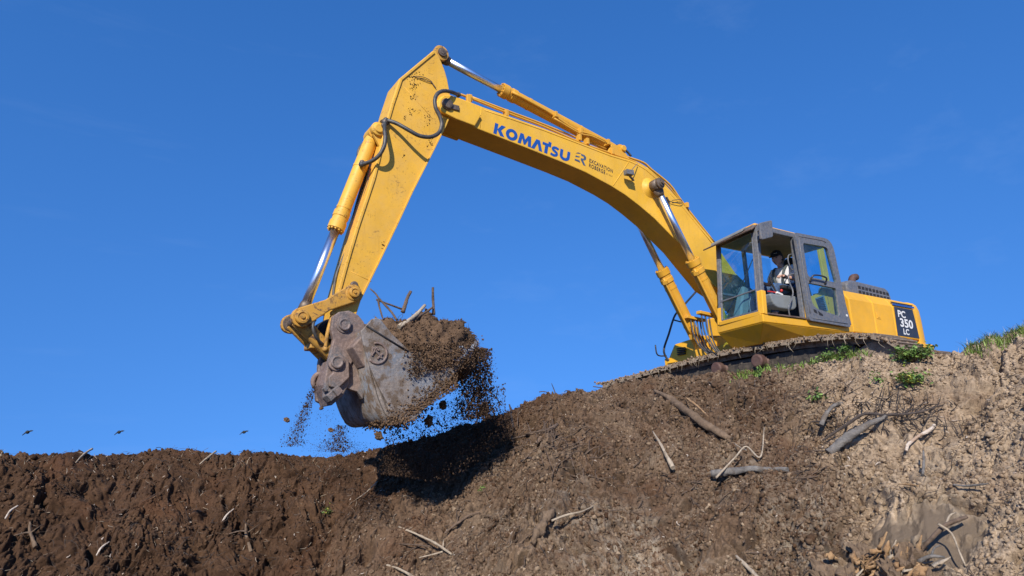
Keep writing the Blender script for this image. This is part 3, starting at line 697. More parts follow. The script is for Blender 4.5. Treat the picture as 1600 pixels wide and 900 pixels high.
blades('bank_sprigs', 'sparse dry grass stems on the bank', [(x, 718 + (x * 7 % 30)) for x in range(0, 540, 37)] + [(1300, 560), (1340, 560), (1430, 600), (1000, 612), (1200, 620)], 170, .06, .16, 'straw', (12, 4), 'grass', .8, .003)
b = MB()
def weed(name, label, px, py, hgt, wid, nl, droop=0, yel=.15, group=None):
    base = ground_hit(px, py); root = empty(name, label, 'weed', base, group); st_ = MB(); lf = MB(); ly = MB()
    for i in range(max(5, nl // 12)):
        a = random.uniform(0, 6.28); tip = Vector((math.cos(a) * wid * random.uniform(.3, 1), math.sin(a) * wid * random.uniform(.3, 1), hgt * random.uniform(.4, 1) - droop * random.random()))
        tip += (CAM - base).normalized() * .06
        mid = tip * .5 + Vector((0, 0, hgt * .2)); st_.tube([(0, 0, -.02), mid, tip], [.005, .002], 5, 0, 3)
        for k in range(16):
            t = random.uniform(.25, 1.05); p = mid * (2 * t) if t < .5 else mid + (tip - mid) * (2 * t - 1)
            p = Vector(p) + Vector([random.gauss(0, .028) for _ in range(3)]); s = random.uniform(.012, .034)
            if nl < 40: s *= .6
            tgt = ly if random.random() < yel else lf
            R_ = Euler((random.uniform(-.9, .9), random.uniform(-.9, .9), random.uniform(0, 6.28))).to_matrix()
            for aa in ((-.9, 0.0, .9) if random.random() < .6 else (0,)):
                Q = Matrix.Rotation(aa, 3, 'Z')
                vs = [tgt.bm.verts.new(p + R_ @ (Q @ Vector(v) * s)) for v in ((0, 0, 0), (.35, .4, .08), (.25, .9, .0), (0, 1.25, -.1), (-.25, .9, 0), (-.35, .4, .08))]
                tgt.bm.faces.new(vs)
    st_.build('stem', M['bark_brown'], root); lf.build('leaves', M['leaf'], root)
    if yel > .1: ly.build('yellow_leaves', M['leaf_y'], root)
    return root
weed('leafy_weed', 'big leafy green weed hanging over the bank edge under the counterweight', 1426, 562, .15, .27, 520, .0, .1)
weed('hanging_weed', 'leafy weed with yellowing leaves trailing down the bank below the big weed', 1430, 598, .14, .19, 260, .12, .3)
weed('low_weed', 'small green weed patch alone on the bare pale bank', 1278, 635, .04, .10, 60, 0, .1)
weed('track_weed', 'broad-leaved green weed against the rear of the crawler track', 1300, 560, .10, .24, 170, 0, .05)
weed('front_weed', 'low green weed in front of the rear track roller', 1190, 583, .08, .16, 80, 0, .05)
weed('trackside_weed', 'tall thin green weed in front of the end of the track', 1322, 552, .18, .08, 50, 0, .05)
weed('sprout', 'tiny green sprout below the leafy weeds', 1375, 607, .05, .05, 24, 0, .05)
weed('mound_sprout', 'tiny green sprout in the middle of the mound', 752, 766, .02, .02, 5, 0, .05)
weed('left_sprout', 'small light green sprout on the shaded bank right of the muddy stubs', 512, 800, .03, .04, 8, 0, .3)

# ------------------------------------------------------------------ EXCAVATOR
EX = empty('excavator', 'yellow crawler excavator with its boom raised over the bank, tipping a soil-heaped bucket', 'excavator')

# --- tracks
TP = [(-2.0, .87), (-1.3, .93), (-.56, 1.0), (.5, 1.075), (1.7, 1.085), (2.35, 1.05), (2.75, .99), (3.0, .88), (3.18, .68), (3.22, .45), (3.1, .22), (2.85, .06), (2.3, .02), (0, .02), (-1.9, .02), (-2.4, .08), (-2.65, .28), (-2.68, .5), (-2.55, .68), (-2.3, .80)]
def resample_closed(P, n):
    Q = []; N = len(P)
    for i in range(N):
        p0, p1, p2, p3 = [np.array(P[(i + k) % N]) for k in (-1, 0, 1, 2)]
        for t in np.linspace(0, 1, 12, endpoint=False): Q.append(.5 * ((2 * p1) + (p2 - p0) * t + (2 * p0 - 5 * p1 + 4 * p2 - p3) * t * t + (3 * p1 - p0 - 3 * p2 + p3) * t ** 3))
    Q = np.array(Q + [Q[0]]); s = np.concatenate([[0], np.cumsum(np.linalg.norm(np.diff(Q, axis=0), axis=1))]); t = np.linspace(0, s[-1], n, endpoint=False)
    return np.stack([np.interp(t, s, Q[:, 0]), np.interp(t, s, Q[:, 1])], -1), s[-1]
tp, per = resample_closed(TP, 60)
def shoe_mesh(x0, x1):
    b = MB(); w2 = per / 60 / 2 * .97
    b.box(x0, x1, -w2, w2, -.022, 0); 
    for g in (-.8, 0.0, .8): b.box(x0 + .004, x1 - .004, g * w2 - .010, g * w2 + .010, 0.0, .028)
    b.box(x0 + .16, x0 + .22, -w2, w2, -.11, -.022); b.box(x1 - .22, x1 - .16, -w2, w2, -.11, -.022)
    b.box(x1 - .05, x1, -w2 * .96, w2 * .5, -.05, -.022)
    return b
first = None
for side, x0 in ((1, 1.02), (-1, -1.66)):
    n_before = set(bpy.data.objects)
    tr = MB(); tr.box(x0 + .12, x0 + .52, -2.1, 2.7, .32, .72); tr.hull([(x0 + .2, -2.0, .71), (x0 + .5, -2.0, .71), (x0 + .5, 2.6, .71), (x0 + .2, 2.6, .71)], [(x0 + .22, -1.5, .90), (x0 + .48, -1.5, .90), (x0 + .48, 2.4, .98), (x0 + .22, 2.4, .98)]); tr.box(x0 + .2, x0 + .6, -1.9, 2.5, .22, .36)
    tr.hull([(x0 - .6 if side > 0 else x0 + .3, -.6, .5), (x0 + .35, -.6, .5), (x0 + .35, .9, .5), (x0 - .6 if side > 0 else x0 + .3, .9, .5)], [(x0 - .6 if side > 0 else x0 + .3, -.6, .8), (x0 + .35, -.6, .74), (x0 + .35, .9, .74), (x0 - .6 if side > 0 else x0 + .3, .9, .8)])
    trk = tr.build('crawler_track', M['track_dark'], EX, .015)
    for yy, zz, R_ in ((-2.2, .42, .36), (2.75, .50, .42)):
        MB().lathe((x0 + .2, yy, zz), (x0 + .6, yy, zz), [(0, R_ * .5), (.02, R_), (.1, R_), (.12, R_ * .8), (.22, R_ * .8), (.24, R_), (.32, R_), (.34, R_ * .4), (.42, R_ * .35)]).build('end_wheel', M['track'], trk)
    for yy, zz in ((.36, .84), (1.10, .87)):
        r_ = MB(); r_.lathe((x0 + .15, yy, zz), (x0 + .7, yy, zz), [(0, .05), (.02, .085), (.34, .085), (.36, .06), (.42, .06), (.43, .098), (.52, .098), (.535, .085), (.54, .07)]); r_.build('carrier_roller', M['roller'], trk)
    for k in range(8):
        yy = -1.7 + k * .58; MB().lathe((x0 + .12, yy, .2), (x0 + .7, yy, .2), [(0, .07), (.02, .11), (.44, .11), (.46, .07)]).build('track_roller', M['roller'], trk)
    sm = None
    for i in range(60):
        p = tp[i]; d = tp[(i + 1) % 60] - tp[i - 1]; ang = math.atan2(-d[1], -d[0])   # path runs +Y on top
        ang = math.atan2(d[1], d[0])
        if sm is None: o = shoe_mesh(x0, x0 + .64).build('track_shoe', M['track'], trk); sm = o
        else: o = sm.copy(); COL.objects.link(o); o.parent = trk
        o.location = (0, float(p[0]), float(p[1])); o.rotation_euler = (ang + random.gauss(0, .012), 0, 0)
    # caked mud and hanging straw on the upper run
    P = []; S = []
    for i in range(1500):
        t = random.random(); yy = -2.6 + t * 5.75; zz = float(np.interp(yy, [q[0] for q in TP[:9]], [q[1] for q in TP[:9]])); P.append((x0 + .64 * random.random() ** .5 if random.random() < .6 else x0 + .63 + random.gauss(0, .012), yy, zz + abs(random.gauss(.012, .014)) - .02 * random.random())); S.append(random.uniform(.006, .026))
    scatter('caked_mud', P, S, M['clod_tan'] if side > 0 else M['clod'], 1, parent=trk)
    if side < 0: trk.location.y = -.55
    if side > 0:
        b = MB()
        for i in range(62):
            yy = random.uniform(-2.2, 3.0); zz = float(np.interp(yy, [q[0] for q in TP[:9]], [q[1] for q in TP[:9]])); p = Vector((x0 + .655, yy, zz)); l = random.uniform(.04, .17)
            b.tube([p + Vector((-.02, 0, .02)), p + Vector((.02, random.gauss(0, .03), -l * .4)), p + Vector((.01, random.gauss(0, .05), -l))], [.003, .0015], 4, 0, 2)
        b.build('hanging_straw', M['straw'], trk)
b = MB(); b.plan([(-1.0, -1.1), (1.0, -1.1), (1.0, 1.2), (-1.0, 1.2)], .45, .85); b.cyl((0, 0, .85), (0, 0, 1.10), .72, n=40)
b.build('carbody', M['track'], EX, .02)

# --- house: revolving frame, side doors, counterweight
def strip(name, mat, par, pts, r, n=8): return MB().tube(pts, r, n).build(name, mat, par)
house = MB()
house.plan([(-3.0, -1.42), (.92, -1.42), (.92, -.50), (1.35, -.34), (1.35, .40), (1.2, .52), (1.2, 1.30), (-3.0, 1.44)], 1.12, 1.24)
house.build('revolving_frame', M['paint'], EX, .01)
# cab sill and slanted underside
b = MB()
rtop = [(1.99, 1.50), (1.80, .55), (-.3, .55), (-.3, 1.50)]
b.plan(rtop, 1.355, 1.47)
b.build('cab_sill', M['paint'], EX, .012)
b = MB(); rl = [(1.72, 1.20), (1.62, .66), (-.3, .66), (-.3, 1.30)]
b.hull([(p[0], p[1], 1.10) for p in rl], [(p[0], p[1], 1.352) for p in [(1.985, 1.495), (1.795, .555), (-.3, .555), (-.3, 1.495)]])
b.build('floor_pan', M['paint'], EX, .01)
# side skirt under the doors
b = MB(); b.prism([(-.3, 1.22), (-.3, 1.35), (-2.90, 1.30), (-2.86, 1.16)], 1.38, 1.505); b.build('side_skirt', M['paint'], EX, .012)
# engine house with chamfered top
def housecol(x0, x1, z1a, z1b, ys=1.5, zb=1.36, name='side_door'):
    b = MB(); A = [(x0, ys, zb), (x0, ys, z1a - .17), (x0, ys - .11, z1a), (x0, ys - .6, z1a + .04), (x0, ys - .6, zb)]
    B = [(x1, ys, zb), (x1, ys, z1b - .17), (x1, ys - .11, z1b), (x1, ys - .6, z1b + .04), (x1, ys - .6, zb)]
    b.hull(A, B); return b.build(name, M['paint'], EX, .018)
d1 = housecol(-.30, -1.00, 2.075, 2.07)
d2 = housecol(-1.008, -1.64, 2.07, 2.065)
d3 = housecol(-1.648, -2.42, 2.065, 2.055)
b = MB(); b.plan([(-.34, -1.40), (-.34, .90), (-2.42, .90), (-2.42, -1.40)], 1.25, 2.09); b.build('engine_house', M['paint'], EX, .03)
b = MB(); b.box(-1.07, -1.19, 1.500, 1.508, 1.64, 1.75); b.box(-1.105, -1.155, 1.508, 1.514, 1.665, 1.725); b.build('door_latch', M['paint'], d2, .004)
# counterweight, rounded plan
b = MB(); pl = [(-2.43, 1.49), (-2.62, 1.48), (-2.78, 1.42), (-2.92, 1.28), (-3.02, 1.08)] + [(-3.02 - .32 * math.sin(math.pi * t), 1.08 - 2.16 * t) for t in (.15, .3, .5, .7, .85)] + [(-3.02, -1.08), (-2.92, -1.28), (-2.78, -1.42), (-2.43, -1.49)]
rings = [(1.26, 1.0), (1.30, 1.0), (1.38, 1.002), (1.75, 1.0), (1.93, .992), (2.01, .975), (2.055, .945), (2.075, .90)]
vs = [[b.bm.verts.new((-2.43 + (p[0] + 2.43) * (k if i not in (0, len(pl) - 1) else 1), p[1] * k, z)) for i, p in enumerate(pl)] for z, k in rings]
for A_, B_ in zip(vs, vs[1:]):
    for i in range(len(pl)):
        f = b.bm.faces.new((A_[i], A_[(i + 1) % len(pl)], B_[(i + 1) % len(pl)], B_[i])); f.smooth = True
b.bm.faces.new(vs[0]); b.bm.faces.new(vs[-1]); cw = b.build('counterweight', M['paint'], EX, .01)
b = MB(); pb = [(p[0] * .995, p[1] * .993) for p in pl]; b.plan(pb, 1.13, 1.252); b.build('counterweight_base', M['paint'], EX, .012)
# model badge
bp_ = MB(); quad = [(-1.70, 1.90), (-2.33, 1.895), (-2.40, 1.385), (-1.66, 1.395)]; bp_.prism(quad, 1.502, 1.506); badge = bp_.build('model_badge', M['panel_black'], d3)
for z0, z1, mt_ in ((1.925, 1.955, 'decal_blue'), (1.97, 1.99, 'decal_dark')):
    MB().prism([(-1.68, z0), (-2.40, z0), (-2.40, z1), (-1.67, z1)], 1.470 if z0 > 1.93 else 1.492, 1.508 if z0 < 1.93 else 1.486).build('stripe', M[mt_], d3)
def text_mesh(body, name, mat, par, origin, ux, uy, nrm, off=.0, th=.003, spacing=1.0):
    cu = bpy.data.curves.new('t', 'FONT'); cu.body = body; cu.size = 1; cu.offset = off; cu.resolution_u = 4; cu.space_character = spacing
    to = bpy.data.objects.new('t', cu); COL.objects.link(to); dg = bpy.context.evaluated_depsgraph_get(); me = bpy.data.meshes.new_from_object(to.evaluated_get(dg))
    bpy.data.objects.remove(to); 
    xs = [v.co.x for v in me.vertices]; ys = [v.co.y for v in me.vertices]; x0, x1 = min(xs), max(xs); y0, y1 = min(ys), max(ys)
    O = Vector(origin); ux = Vector(ux); uy = Vector(uy); n = Vector(nrm).normalized() * th
    for v in me.vertices: v.co = O + ux * ((v.co.x - x0) / (x1 - x0)) + uy * ((v.co.y - y0) / (y1 - y0)) + n
    me.materials.clear(); me.materials.append(M[mat]); me.name = name
    o = bpy.data.objects.new(name, me); COL.objects.link(o); o.parent = par; return o
for body, (x0, z0), (x1, z1), hh, of in (('PC', (-1.775, 1.725), (-2.03, 1.715), .125, .028), ('350', (-1.80, 1.555), (-2.235, 1.540), .155, .03), ('LC', (-1.86, 1.425), (-2.055, 1.42), .105, .028)):
    text_mesh(body, 'lettering', 'white', badge, (x0, 1.507, z0), (x1 - x0, 0, z1 - z0), (-.012, 0, hh), (0, 1, 0), of, .002)
# muffler cover
b = MB(); mc = [(-.80, 2.10), (-.80, 2.27), (-.86, 2.33), (-.98, 2.355), (-2.05, 2.325), (-2.16, 2.28), (-2.21, 2.18), (-2.22, 2.08)]
b.prism(mc, [.70] * 8, [1.24] * 8); mcov = b.build('engine_cover', M['frame'], EX, .03)
for r_ in range(2):
    for i in range(9):
        x_ = -1.14 - i * .115; z_ = 2.27 - r_ * .085 - (.0035 * i); MB().box(x_ - .076, x_, 1.238, 1.246, z_ - .05, z_).build('vent_slot', M['seat'], mcov)
for i in range(10):
    x_ = -1.14 - i * .105; 
b = MB(); b.tube([(-1.42, 1.0, 2.30), (-1.42, 1.0, 2.42), (-1.47, 1.0, 2.50), (-1.58, 1.0, 2.53)], .062, 18, 0, 5); b.build('exhaust_pipe', M['roller'], EX)
# right-hand tool box and handrail
tb = MB(); tb.hull([(-.9, -1.36, 1.14), (.95, -1.36, 1.14), (.95, -.52, 1.14), (-.9, -.52, 1.14)], [(-.9, -1.33, 1.66), (.78, -1.28, 1.50), (.84, -.56, 1.56), (-.9, -.56, 1.66)])
tbo = tb.build('tool_box', M['paint'], EX, .03)
for i in range(4): MB().box(.905, .945, -1.08, -.90, 1.265 + i * .035, 1.285 + i * .035).build('vent_slot', M['seat'], tbo)
b = MB(); b.tube([onY(1024, 539, -1.35), onY(1026, 552, -1.35), onY(1031, 556, -1.35), onY(1041, 556, -1.35)], .013, 8, 0, 4); b.tube([onY(1047, 565, -1.3), onY(1040, 557, -1.35), onY(1037.5, 545, -1.35), onY(1045, 522, -1.35), onY(1052, 499, -1.35), onY(1058, 488, -1.35), onY(1072, 473, -1.35), onY(1090, 453, -1.35)], .020, 10, 0, 4); b.tube([onY(1053, 500, -1.35), onY(1064, 503, -1.2)], .014, 8); b.build('handrail', M['black'], EX)

# --- cab
CB = [(2.0, 1.485), (1.81, .60), (-.25, .60), (-.25, 1.485)]   # floor plan at the sill
cab = MB()
def P3(x, y, z): return Vector((x, y, z))
FLb, FLt = P3(1.93, 1.46, 1.47), P3(1.80, 1.43, 2.80)
FRb, FRt = P3(1.78, .62, 1.47), P3(1.62, .60, 2.80)
RLb, RLt = P3(-.25, 1.46, 1.47), P3(-.02, 1.43, 2.80)
RRb, RRt = P3(-.25, .62, 1.47), P3(-.02, .62, 2.80)
MLb, MLt = P3(.96, 1.46, 1.47), P3(.90, 1.44, 2.80)
for a, c_, wd in ((FLb, FLt, .075), (FRb, FRt, .06), (RLb, RLt, .07), (RRb, RRt, .07), (MLb, MLt, .075)): cab.bar(a, c_, wd, wd, (1, 0, 0))
cab.bar(FLt, FRt, .08, .08); cab.bar(FLt, RLt, .07, .08); cab.bar(RLt, RRt, .07, .08); cab.bar(FRt, RRt, .07, .08)
cab.bar(FLb + Vector((0, 0, .03)), FRb + Vector((0, 0, .03)), .05, .06); 
cf = cab.build('cab', M['frame'], EX, .012)
b = MB(); b.bar(FLb + Vector((.004, .006, 0)), FLb + (FLt - FLb) * .26 + Vector((.004, .006, 0)), .092, .088, (1, 0, 0)); b.bar(FRb + Vector((.004, -.004, 0)), FRb + (FRt - FRb) * .2, .08, .08, (1, 0, 0)); b.bar(MLb + Vector((-.02, .03, 0)), MLb + (MLt - MLb) * .3 + Vector((-.02, .03, 0)), .05, .05, (1, 0, 0))
b.bar(FLb + Vector((.03, 0, .02)), FRb + Vector((.03, 0, .02)), .04, .06)
b.build('yellow_corner_post', M['paint'], cf, .008)
b = MB(); b.hull([(1.84, 1.46, 2.80), (1.66, .58, 2.80), (0, .58, 2.80), (0, 1.46, 2.80)], [(1.74, 1.38, 2.895), (1.56, .66, 2.895), (.12, .66, 2.895), (.12, 1.38, 2.895)]); b.build('roof', M['paint'], cf, .02)
b = MB(); b.plan([(1.76, 1.40), (1.60, .64), (.02, .64), (.02, 1.40)], 2.760, 2.775); b.build('roof_lining', M['lining'], cf)
b = MB(); b.bar(onY(1281, 386, .80), onY(1292, 446, .80), .16, .05, (0, 1, 0)); b.build('rear_post', M['paint'], cf, .008)
b = MB(); b.box(-.26, -.20, .64, 1.43, 1.47, 2.02); b.box(-.2, .3, .60, .62, 1.48, 2.0); b.bar((-.23, .9, 2.0), (-.05, .9, 2.78), .05, .05); b.box(-.2, 1.8, .66, 1.42, 1.472, 1.49); b.build('cab_wall', M['lining'], cf)
b = MB(); b.hull([(-.245, .7, 2.02), (-.235, .7, 2.02), (-.235, 1.42, 2.02), (-.245, 1.42, 2.02)], [(-.045, .7, 2.76), (-.035, .7, 2.76), (-.035, 1.42, 2.76), (-.045, 1.42, 2.76)]); b.build('rear_window', M['glass'], cf)
b = MB(); 
def pane(name, c4, th, par, mt='glass'):
    c4 = [Vector(c) for c in c4]; n = (c4[1] - c4[0]).cross(c4[3] - c4[0]).normalized() * th
    b = MB(); b.hull(c4, [c + n for c in c4]); return b.build(name, M[mt], par)
ws = pane('windscreen', [FLb + Vector((.01, -.04, .05)), FRb + Vector((.01, .03, .05)), FRt + Vector((.01, .03, -.05)), FLt + Vector((.01, -.04, -.05))], .006, cf)
b = MB(); mL = FLb + (FLt - FLb) * .27; mR = FRb + (FRt - FRb) * .27; b.bar(mL + Vector((.03, -.03, .02)), mR + Vector((.03, .02, .0)), .018, .022)
off = Vector((.025, 0, 0)); corners = [FLb + Vector((.02, -.05, .06)), FRb + Vector((.02, .04, .06)), FRt + Vector((.02, .04, -.06)), FLt + Vector((.02, -.05, -.06))]
for i in range(4): b.bar(corners[i], corners[(i + 1) % 4], .03, .03)
b.build('windscreen_frame', M['frame'], cf, .006)
pane('side_window', [(1.72, .595, 1.53), (.3, .595, 1.53), (.3, .595, 2.72), (1.58, .595, 2.72)], .005, cf)
b = MB(); b.bar((1.0, .60, 1.47), (1.0, .60, 2.8), .05, .05, (1, 0, 0)); b.bar((1.75, .60, 1.98), (.3, .60, 1.98), .03, .03); b.build('side_window_bar', M['frame'], cf)
# wiper
b = MB(); b.tube([(1.80, .75, 1.62), (1.76, 1.0, 1.95), (1.75, 1.28, 2.35)], .008, 6); b.build('wiper', M['black'], ws)
# visor
b = MB(); va = [P3(1.58, .55, 2.815), P3(1.80, 1.46, 2.815), P3(1.97, 1.48, 2.715), P3(1.80, .44, 2.70)]; b.hull(va, [p + Vector((.01, 0, .018)) for p in va]); b.build('visor', M['brown'], cf, .004)
b = MB(); vb = [P3(1.56, .60, 2.835), P3(1.76, 1.24, 2.835), P3(1.90, 1.27, 2.765), P3(1.74, .54, 2.755)]; b.hull(vb, [p + Vector((-.01, 0, .045)) for p in vb]); b.build('visor_cover', M['grey'], cf, .012)
# door, folded open against the cab side
def rrect(c4, r, k=5):
    out = []; n = len(c4)
    for i in range(n):
        p = np.array(c4[i]); a = np.array(c4[i - 1]); c = np.array(c4[(i + 1) % n]); da = (a - p) / np.linalg.norm(a - p); dc = (c - p) / np.linalg.norm(c - p)
        rr = r[i] if isinstance(r, (list, tuple)) else r
        A_ = p + da * rr; C_ = p + dc * rr
        for t in np.linspace(0, 1, k): out.append(tuple((1 - t) ** 2 * A_ + 2 * t * (1 - t) * p + t * t * C_))
    return out
YD = 1.56
dout = rrect([XZ(1242, 363, YD), XZ(1300, 374, YD), XZ(1329.5, 511.5, YD), XZ(1265, 500.5, YD)], [.05, .22, .04, .05], 6)
w1 = rrect([XZ(1254.5, 379.5, YD), XZ(1293, 386, YD), XZ(1308.5, 442, YD), XZ(1262.5, 432, YD)], [.05, .10, .06, .07], 6)
w2_ = rrect([XZ(1262.5, 441.5, YD), XZ(1306.5, 450.5, YD), XZ(1312.5, 494.5, YD), XZ(1270.5, 480, YD)], [.04, .05, .06, .14], 6)
def plate_holes(outer, holes, y0, y1):
    b = bmesh.new(); es = []
    for lp in [outer] + holes:
        vs = [b.verts.new((p[0], y0, p[1])) for p in lp]; es += [b.edges.new((vs[i], vs[(i + 1) % len(vs)])) for i in range(len(vs))]
    r_ = bmesh.ops.triangle_fill(b, use_beauty=True, use_dissolve=False, edges=es)
    fs = [f for f in b.faces]; ex = bmesh.ops.extrude_face_region(b, geom=fs); bmesh.ops.translate(b, vec=(0, y1 - y0, 0), verts=[v for v in ex['geom'] if isinstance(v, bmesh.types.BMVert)])
    o = MB(); o.bm.free(); o.bm = b; return o
door = plate_holes(dout, [w1, w2_], YD - .045, YD); door = door.build('door', M['frame'], cf, .008)
for wv in (w1, w2_): MB().prism(wv, YD - .03, YD - .024).build('door_glass', M['glass'], door)
b = MB()
hp = [XZ(1268, 440, YD + .03), XZ(1272, 430, YD + .06), XZ(1291, 434, YD + .06), XZ(1291.5, 444, YD + .03)]
b.tube([(hp[0][0], YD, hp[0][1]), (hp[1][0], YD + .06, hp[1][1]), (hp[2][0], YD + .06, hp[2][1]), (hp[3][0], YD, hp[3][1])], .013, 8, 0, 4); b.build('door_handle', M['black'], door)
def rib(pts): 
    b = MB(); b.tube([(x, YD + .002, z) for x, z in pts], .007, 6); b.build('door_rib', M['frame'], door)
rib([XZ(1248, 369, YD), XZ(1283, 375.5, YD), XZ(1290, 379, YD)]); rib([XZ(1248, 372, YD), XZ(1258, 440, YD), XZ(1266, 490, YD)]); rib([XZ(1270, 497, YD), XZ(1324, 506, YD)])
b = MB(); x_, z_ = XZ(1323, 493, YD); b.cyl((x_, YD, z_), (x_, YD + .006, z_), .02, n=16); b.build('door_sticker', M['white'], door)
b = MB(); q1 = [XZ(1271, 483, YD), XZ(1275, 484.5, YD), XZ(1277, 490, YD), XZ(1272.5, 488, YD)]; q2 = [XZ(1278, 486, YD), XZ(1285, 491, YD), XZ(1286, 494, YD), XZ(1280, 492, YD)]; b.prism(q1, YD, YD + .004); b.prism(q2, YD, YD + .004); b.build('door_pocket', M['seat'], door)
# yellow vent panel seen through the lower door glass
yv = MB(); Y1 = 1.44; vp = [XZ(1266, 464, Y1), XZ(1281, 457, Y1), XZ(1284, 449, Y1), XZ(1304, 452, Y1), XZ(1318, 498, Y1), XZ(1280, 488, Y1), XZ(1270, 476, Y1)]
yv.prism(vp, Y1 - .03, Y1); yvo = yv.build('vent_panel', M['paint'], cf, .004)
b = MB(); b.prism([XZ(1273, 466, Y1), XZ(1287, 461, Y1), XZ(1294, 486, Y1), XZ(1279, 482, Y1)], Y1 - .002, Y1 + .004); b.build('louvre_panel', M['grey'], yvo)
for i in range(8):
    MB().bar(onY(1275 + i * .8, 468 + i * 2.1, Y1 + .012), onY(1286 + i * .8, 464.5 + i * 2.9, Y1 + .012), .01, .010).build('louvre', M['seat'], yvo)
MB().bar(onY(1291, 454, Y1 + .004), onY(1298, 492, Y1 + .004), .008, .010).build('panel_seam', M['link_paint'], yvo)
# mirror
mr = MB(); mq = rrect([tuple(XZ(a, c, 1.64)) for a, c in [(1187.5, 348), (1206.5, 343.5), (1208.5, 370), (1190.5, 374.5)]], .035, 5); mr.prism(mq, 1.60, 1.64)
mrr = mr.build('mirror', M['frame'], cf, .010)
b = MB(); b.tube([FLt + Vector((0, .02, -.25)), onY(1187, 373, 1.56), onY(1191, 368, 1.60), onY(1191, 358, 1.60), FLt + Vector((0, .02, -.08))], .010, 8, 0, 4); b.tube([onY(1191, 364, 1.60), onY(1197, 364, 1.60)], .012, 8); b.build('mirror_bracket', M['black'], mrr)
# grab rail at the door opening, sliding latch
b = MB(); b.tube([onY(1236, 505, 1.40) + Vector((0, 0, .03)), onY(1232, 481, 1.44), onY(1236, 470, 1.44), onY(1239, 456, 1.42), onY(1233, 440, 1.40), onY(1233, 430, 1.40), onY(1243, 428, 1.40)], .011, 8, 0, 4)
b.tube([onY(1243, 412, 1.4), onY(1238, 422, 1.4), onY(1232, 410, 1.4), onY(1232, 399, 1.4), onY(1240, 397, 1.4)], .009, 8, 0, 4); b.build('grab_rail', M['frame'], cf)
b = MB(); b.bar(FLb + Vector((-.05, .035, .012)), MLb + Vector((.02, .035, .012)), .05, .02); b.build('door_sill', M['brown'], cf)
# seat and console
b = MB(); b.ball((.36, 1.02, 2.20), .25, (.30, .88, 1.12), 3); b.ball((.42, 1.02, 2.50), .13, (.45, .85, .95), 3); b.ball((.66, 1.02, 1.93), .26, (1.0, .92, .30), 3); b.box(.45, .85, .86, 1.18, 1.52, 1.9); b.build('seat', M['seat'], EX)
b = MB(); cs = rrect([XZ(1203, 458, 1.32), XZ(1246, 463, 1.32), XZ(1246, 485, 1.32), XZ(1210, 480, 1.32)], [.04, .06, .14, .14], 6); b.prism(cs, 1.16, 1.32); con = b.build('side_console', M['grey'], EX, .03)
b = MB(); hx = onY(1215, 461, 1.26); b.bar(onY(1220, 448, 1.24), onY(1247, 454, 1.24), .09, .06); b.build('armrest', M['seat'], con, .02)
b = MB(); hd = onY(1204, 435, 1.20); b.tube([onY(1222, 468, 1.24), onY(1214, 458, 1.24), hd + Vector((0, 0, -.05)), hd + Vector((0, 0, .03))], [.013, .011, .018, .022], 8, 0, 3); b.build('control_lever', M['seat'], con)
b = MB(); b.bar(onY(1200, 455, 1.27), onY(1219, 458, 1.27), .02, .016); b.ball(onY(1221, 454, 1.30), .022, (1, 1, 1.1), 2); b.build('safety_lever', M['red'], con)
b = MB(); b.bar(onY(1213, 457, 1.29), onY(1222, 461, 1.29), .04, .03); b.build('lever_grip', M['white'], con, .006)
# front consoles seen through the windscreen
b = MB(); b.hull([(1.15, .66, 1.5), (1.60, .66, 1.5), (1.64, .86, 1.5), (1.15, .86, 1.5)], [(1.2, .68, 2.06), (1.36, .68, 2.1), (1.38, .80, 2.1), (1.2, .80, 2.06)]); b.build('monitor_console', M['grey'], EX, .03)
b = MB(); b.tube([(1.52, .98, 1.5), (1.54, .98, 1.75), (1.47, .98, 1.88)], .012, 7); b.tube([(1.52, 1.12, 1.5), (1.54, 1.12, 1.75), (1.47, 1.12, 1.88)], .012, 7); b.box(1.5, 1.68, .95, 1.02, 1.52, 1.54); b.box(1.5, 1.68, 1.09, 1.16, 1.52, 1.54); b.build('pedal_lever', M['frame'], EX)

# --- boom
BW = .21
up_ = [(690, 150.5), (701, 147.5), (716, 152), (733, 158.5), (757, 168), (800, 183), (850, 200.5), (905, 222), (955, 241), (982, 249), (1000, 255.5), (1015, 264), (1039, 287), (1056, 306), (1072, 325), (1094, 352), (1117, 380)]
lo_ = [(1116, 447), (1086, 410), (1066, 385), (1048, 367), (1024, 342.5), (1000, 322), (978, 305), (955, 290.5), (915, 269), (880, 254), (820, 230), (745, 200.5), (713, 186), (691, 175), (684, 168), (683, 158)]
bo = [XZ(a, c, BW) for a, c in up_] + [(.75, 2.52), (.35, 2.28), (.05, 2.18), (-.05, 2.04), (.05, 1.90), (.30, 1.84), (.75, 2.0)] + [XZ(a, c, BW) for a, c in lo_]
# widen the boom-tip fork plates
def bw(p):
    return BW + .05 * max(0, min(1, (p[0] - 5.75) / .2))
b = MB(); b.prism(bo, -BW, BW); boom = b.build('boom', M['boom_paint'], EX, .012)
fk = [XZ(a, c, BW + .04) for a, c in [(687, 155), (693, 149), (703, 148.5), (716, 153), (734, 160), (752, 180), (742, 197), (713, 186), (691, 175), (685, 166)]]
for s_ in (1, -1): MB().prism(fk, *sorted((s_ * (BW - .002), s_ * (BW + .045)))).build('fork_plate', M['boom_paint'], boom, .012)
bt = XZ(699, 163, .26); TIP = Vector((bt[0], 0, bt[1]))
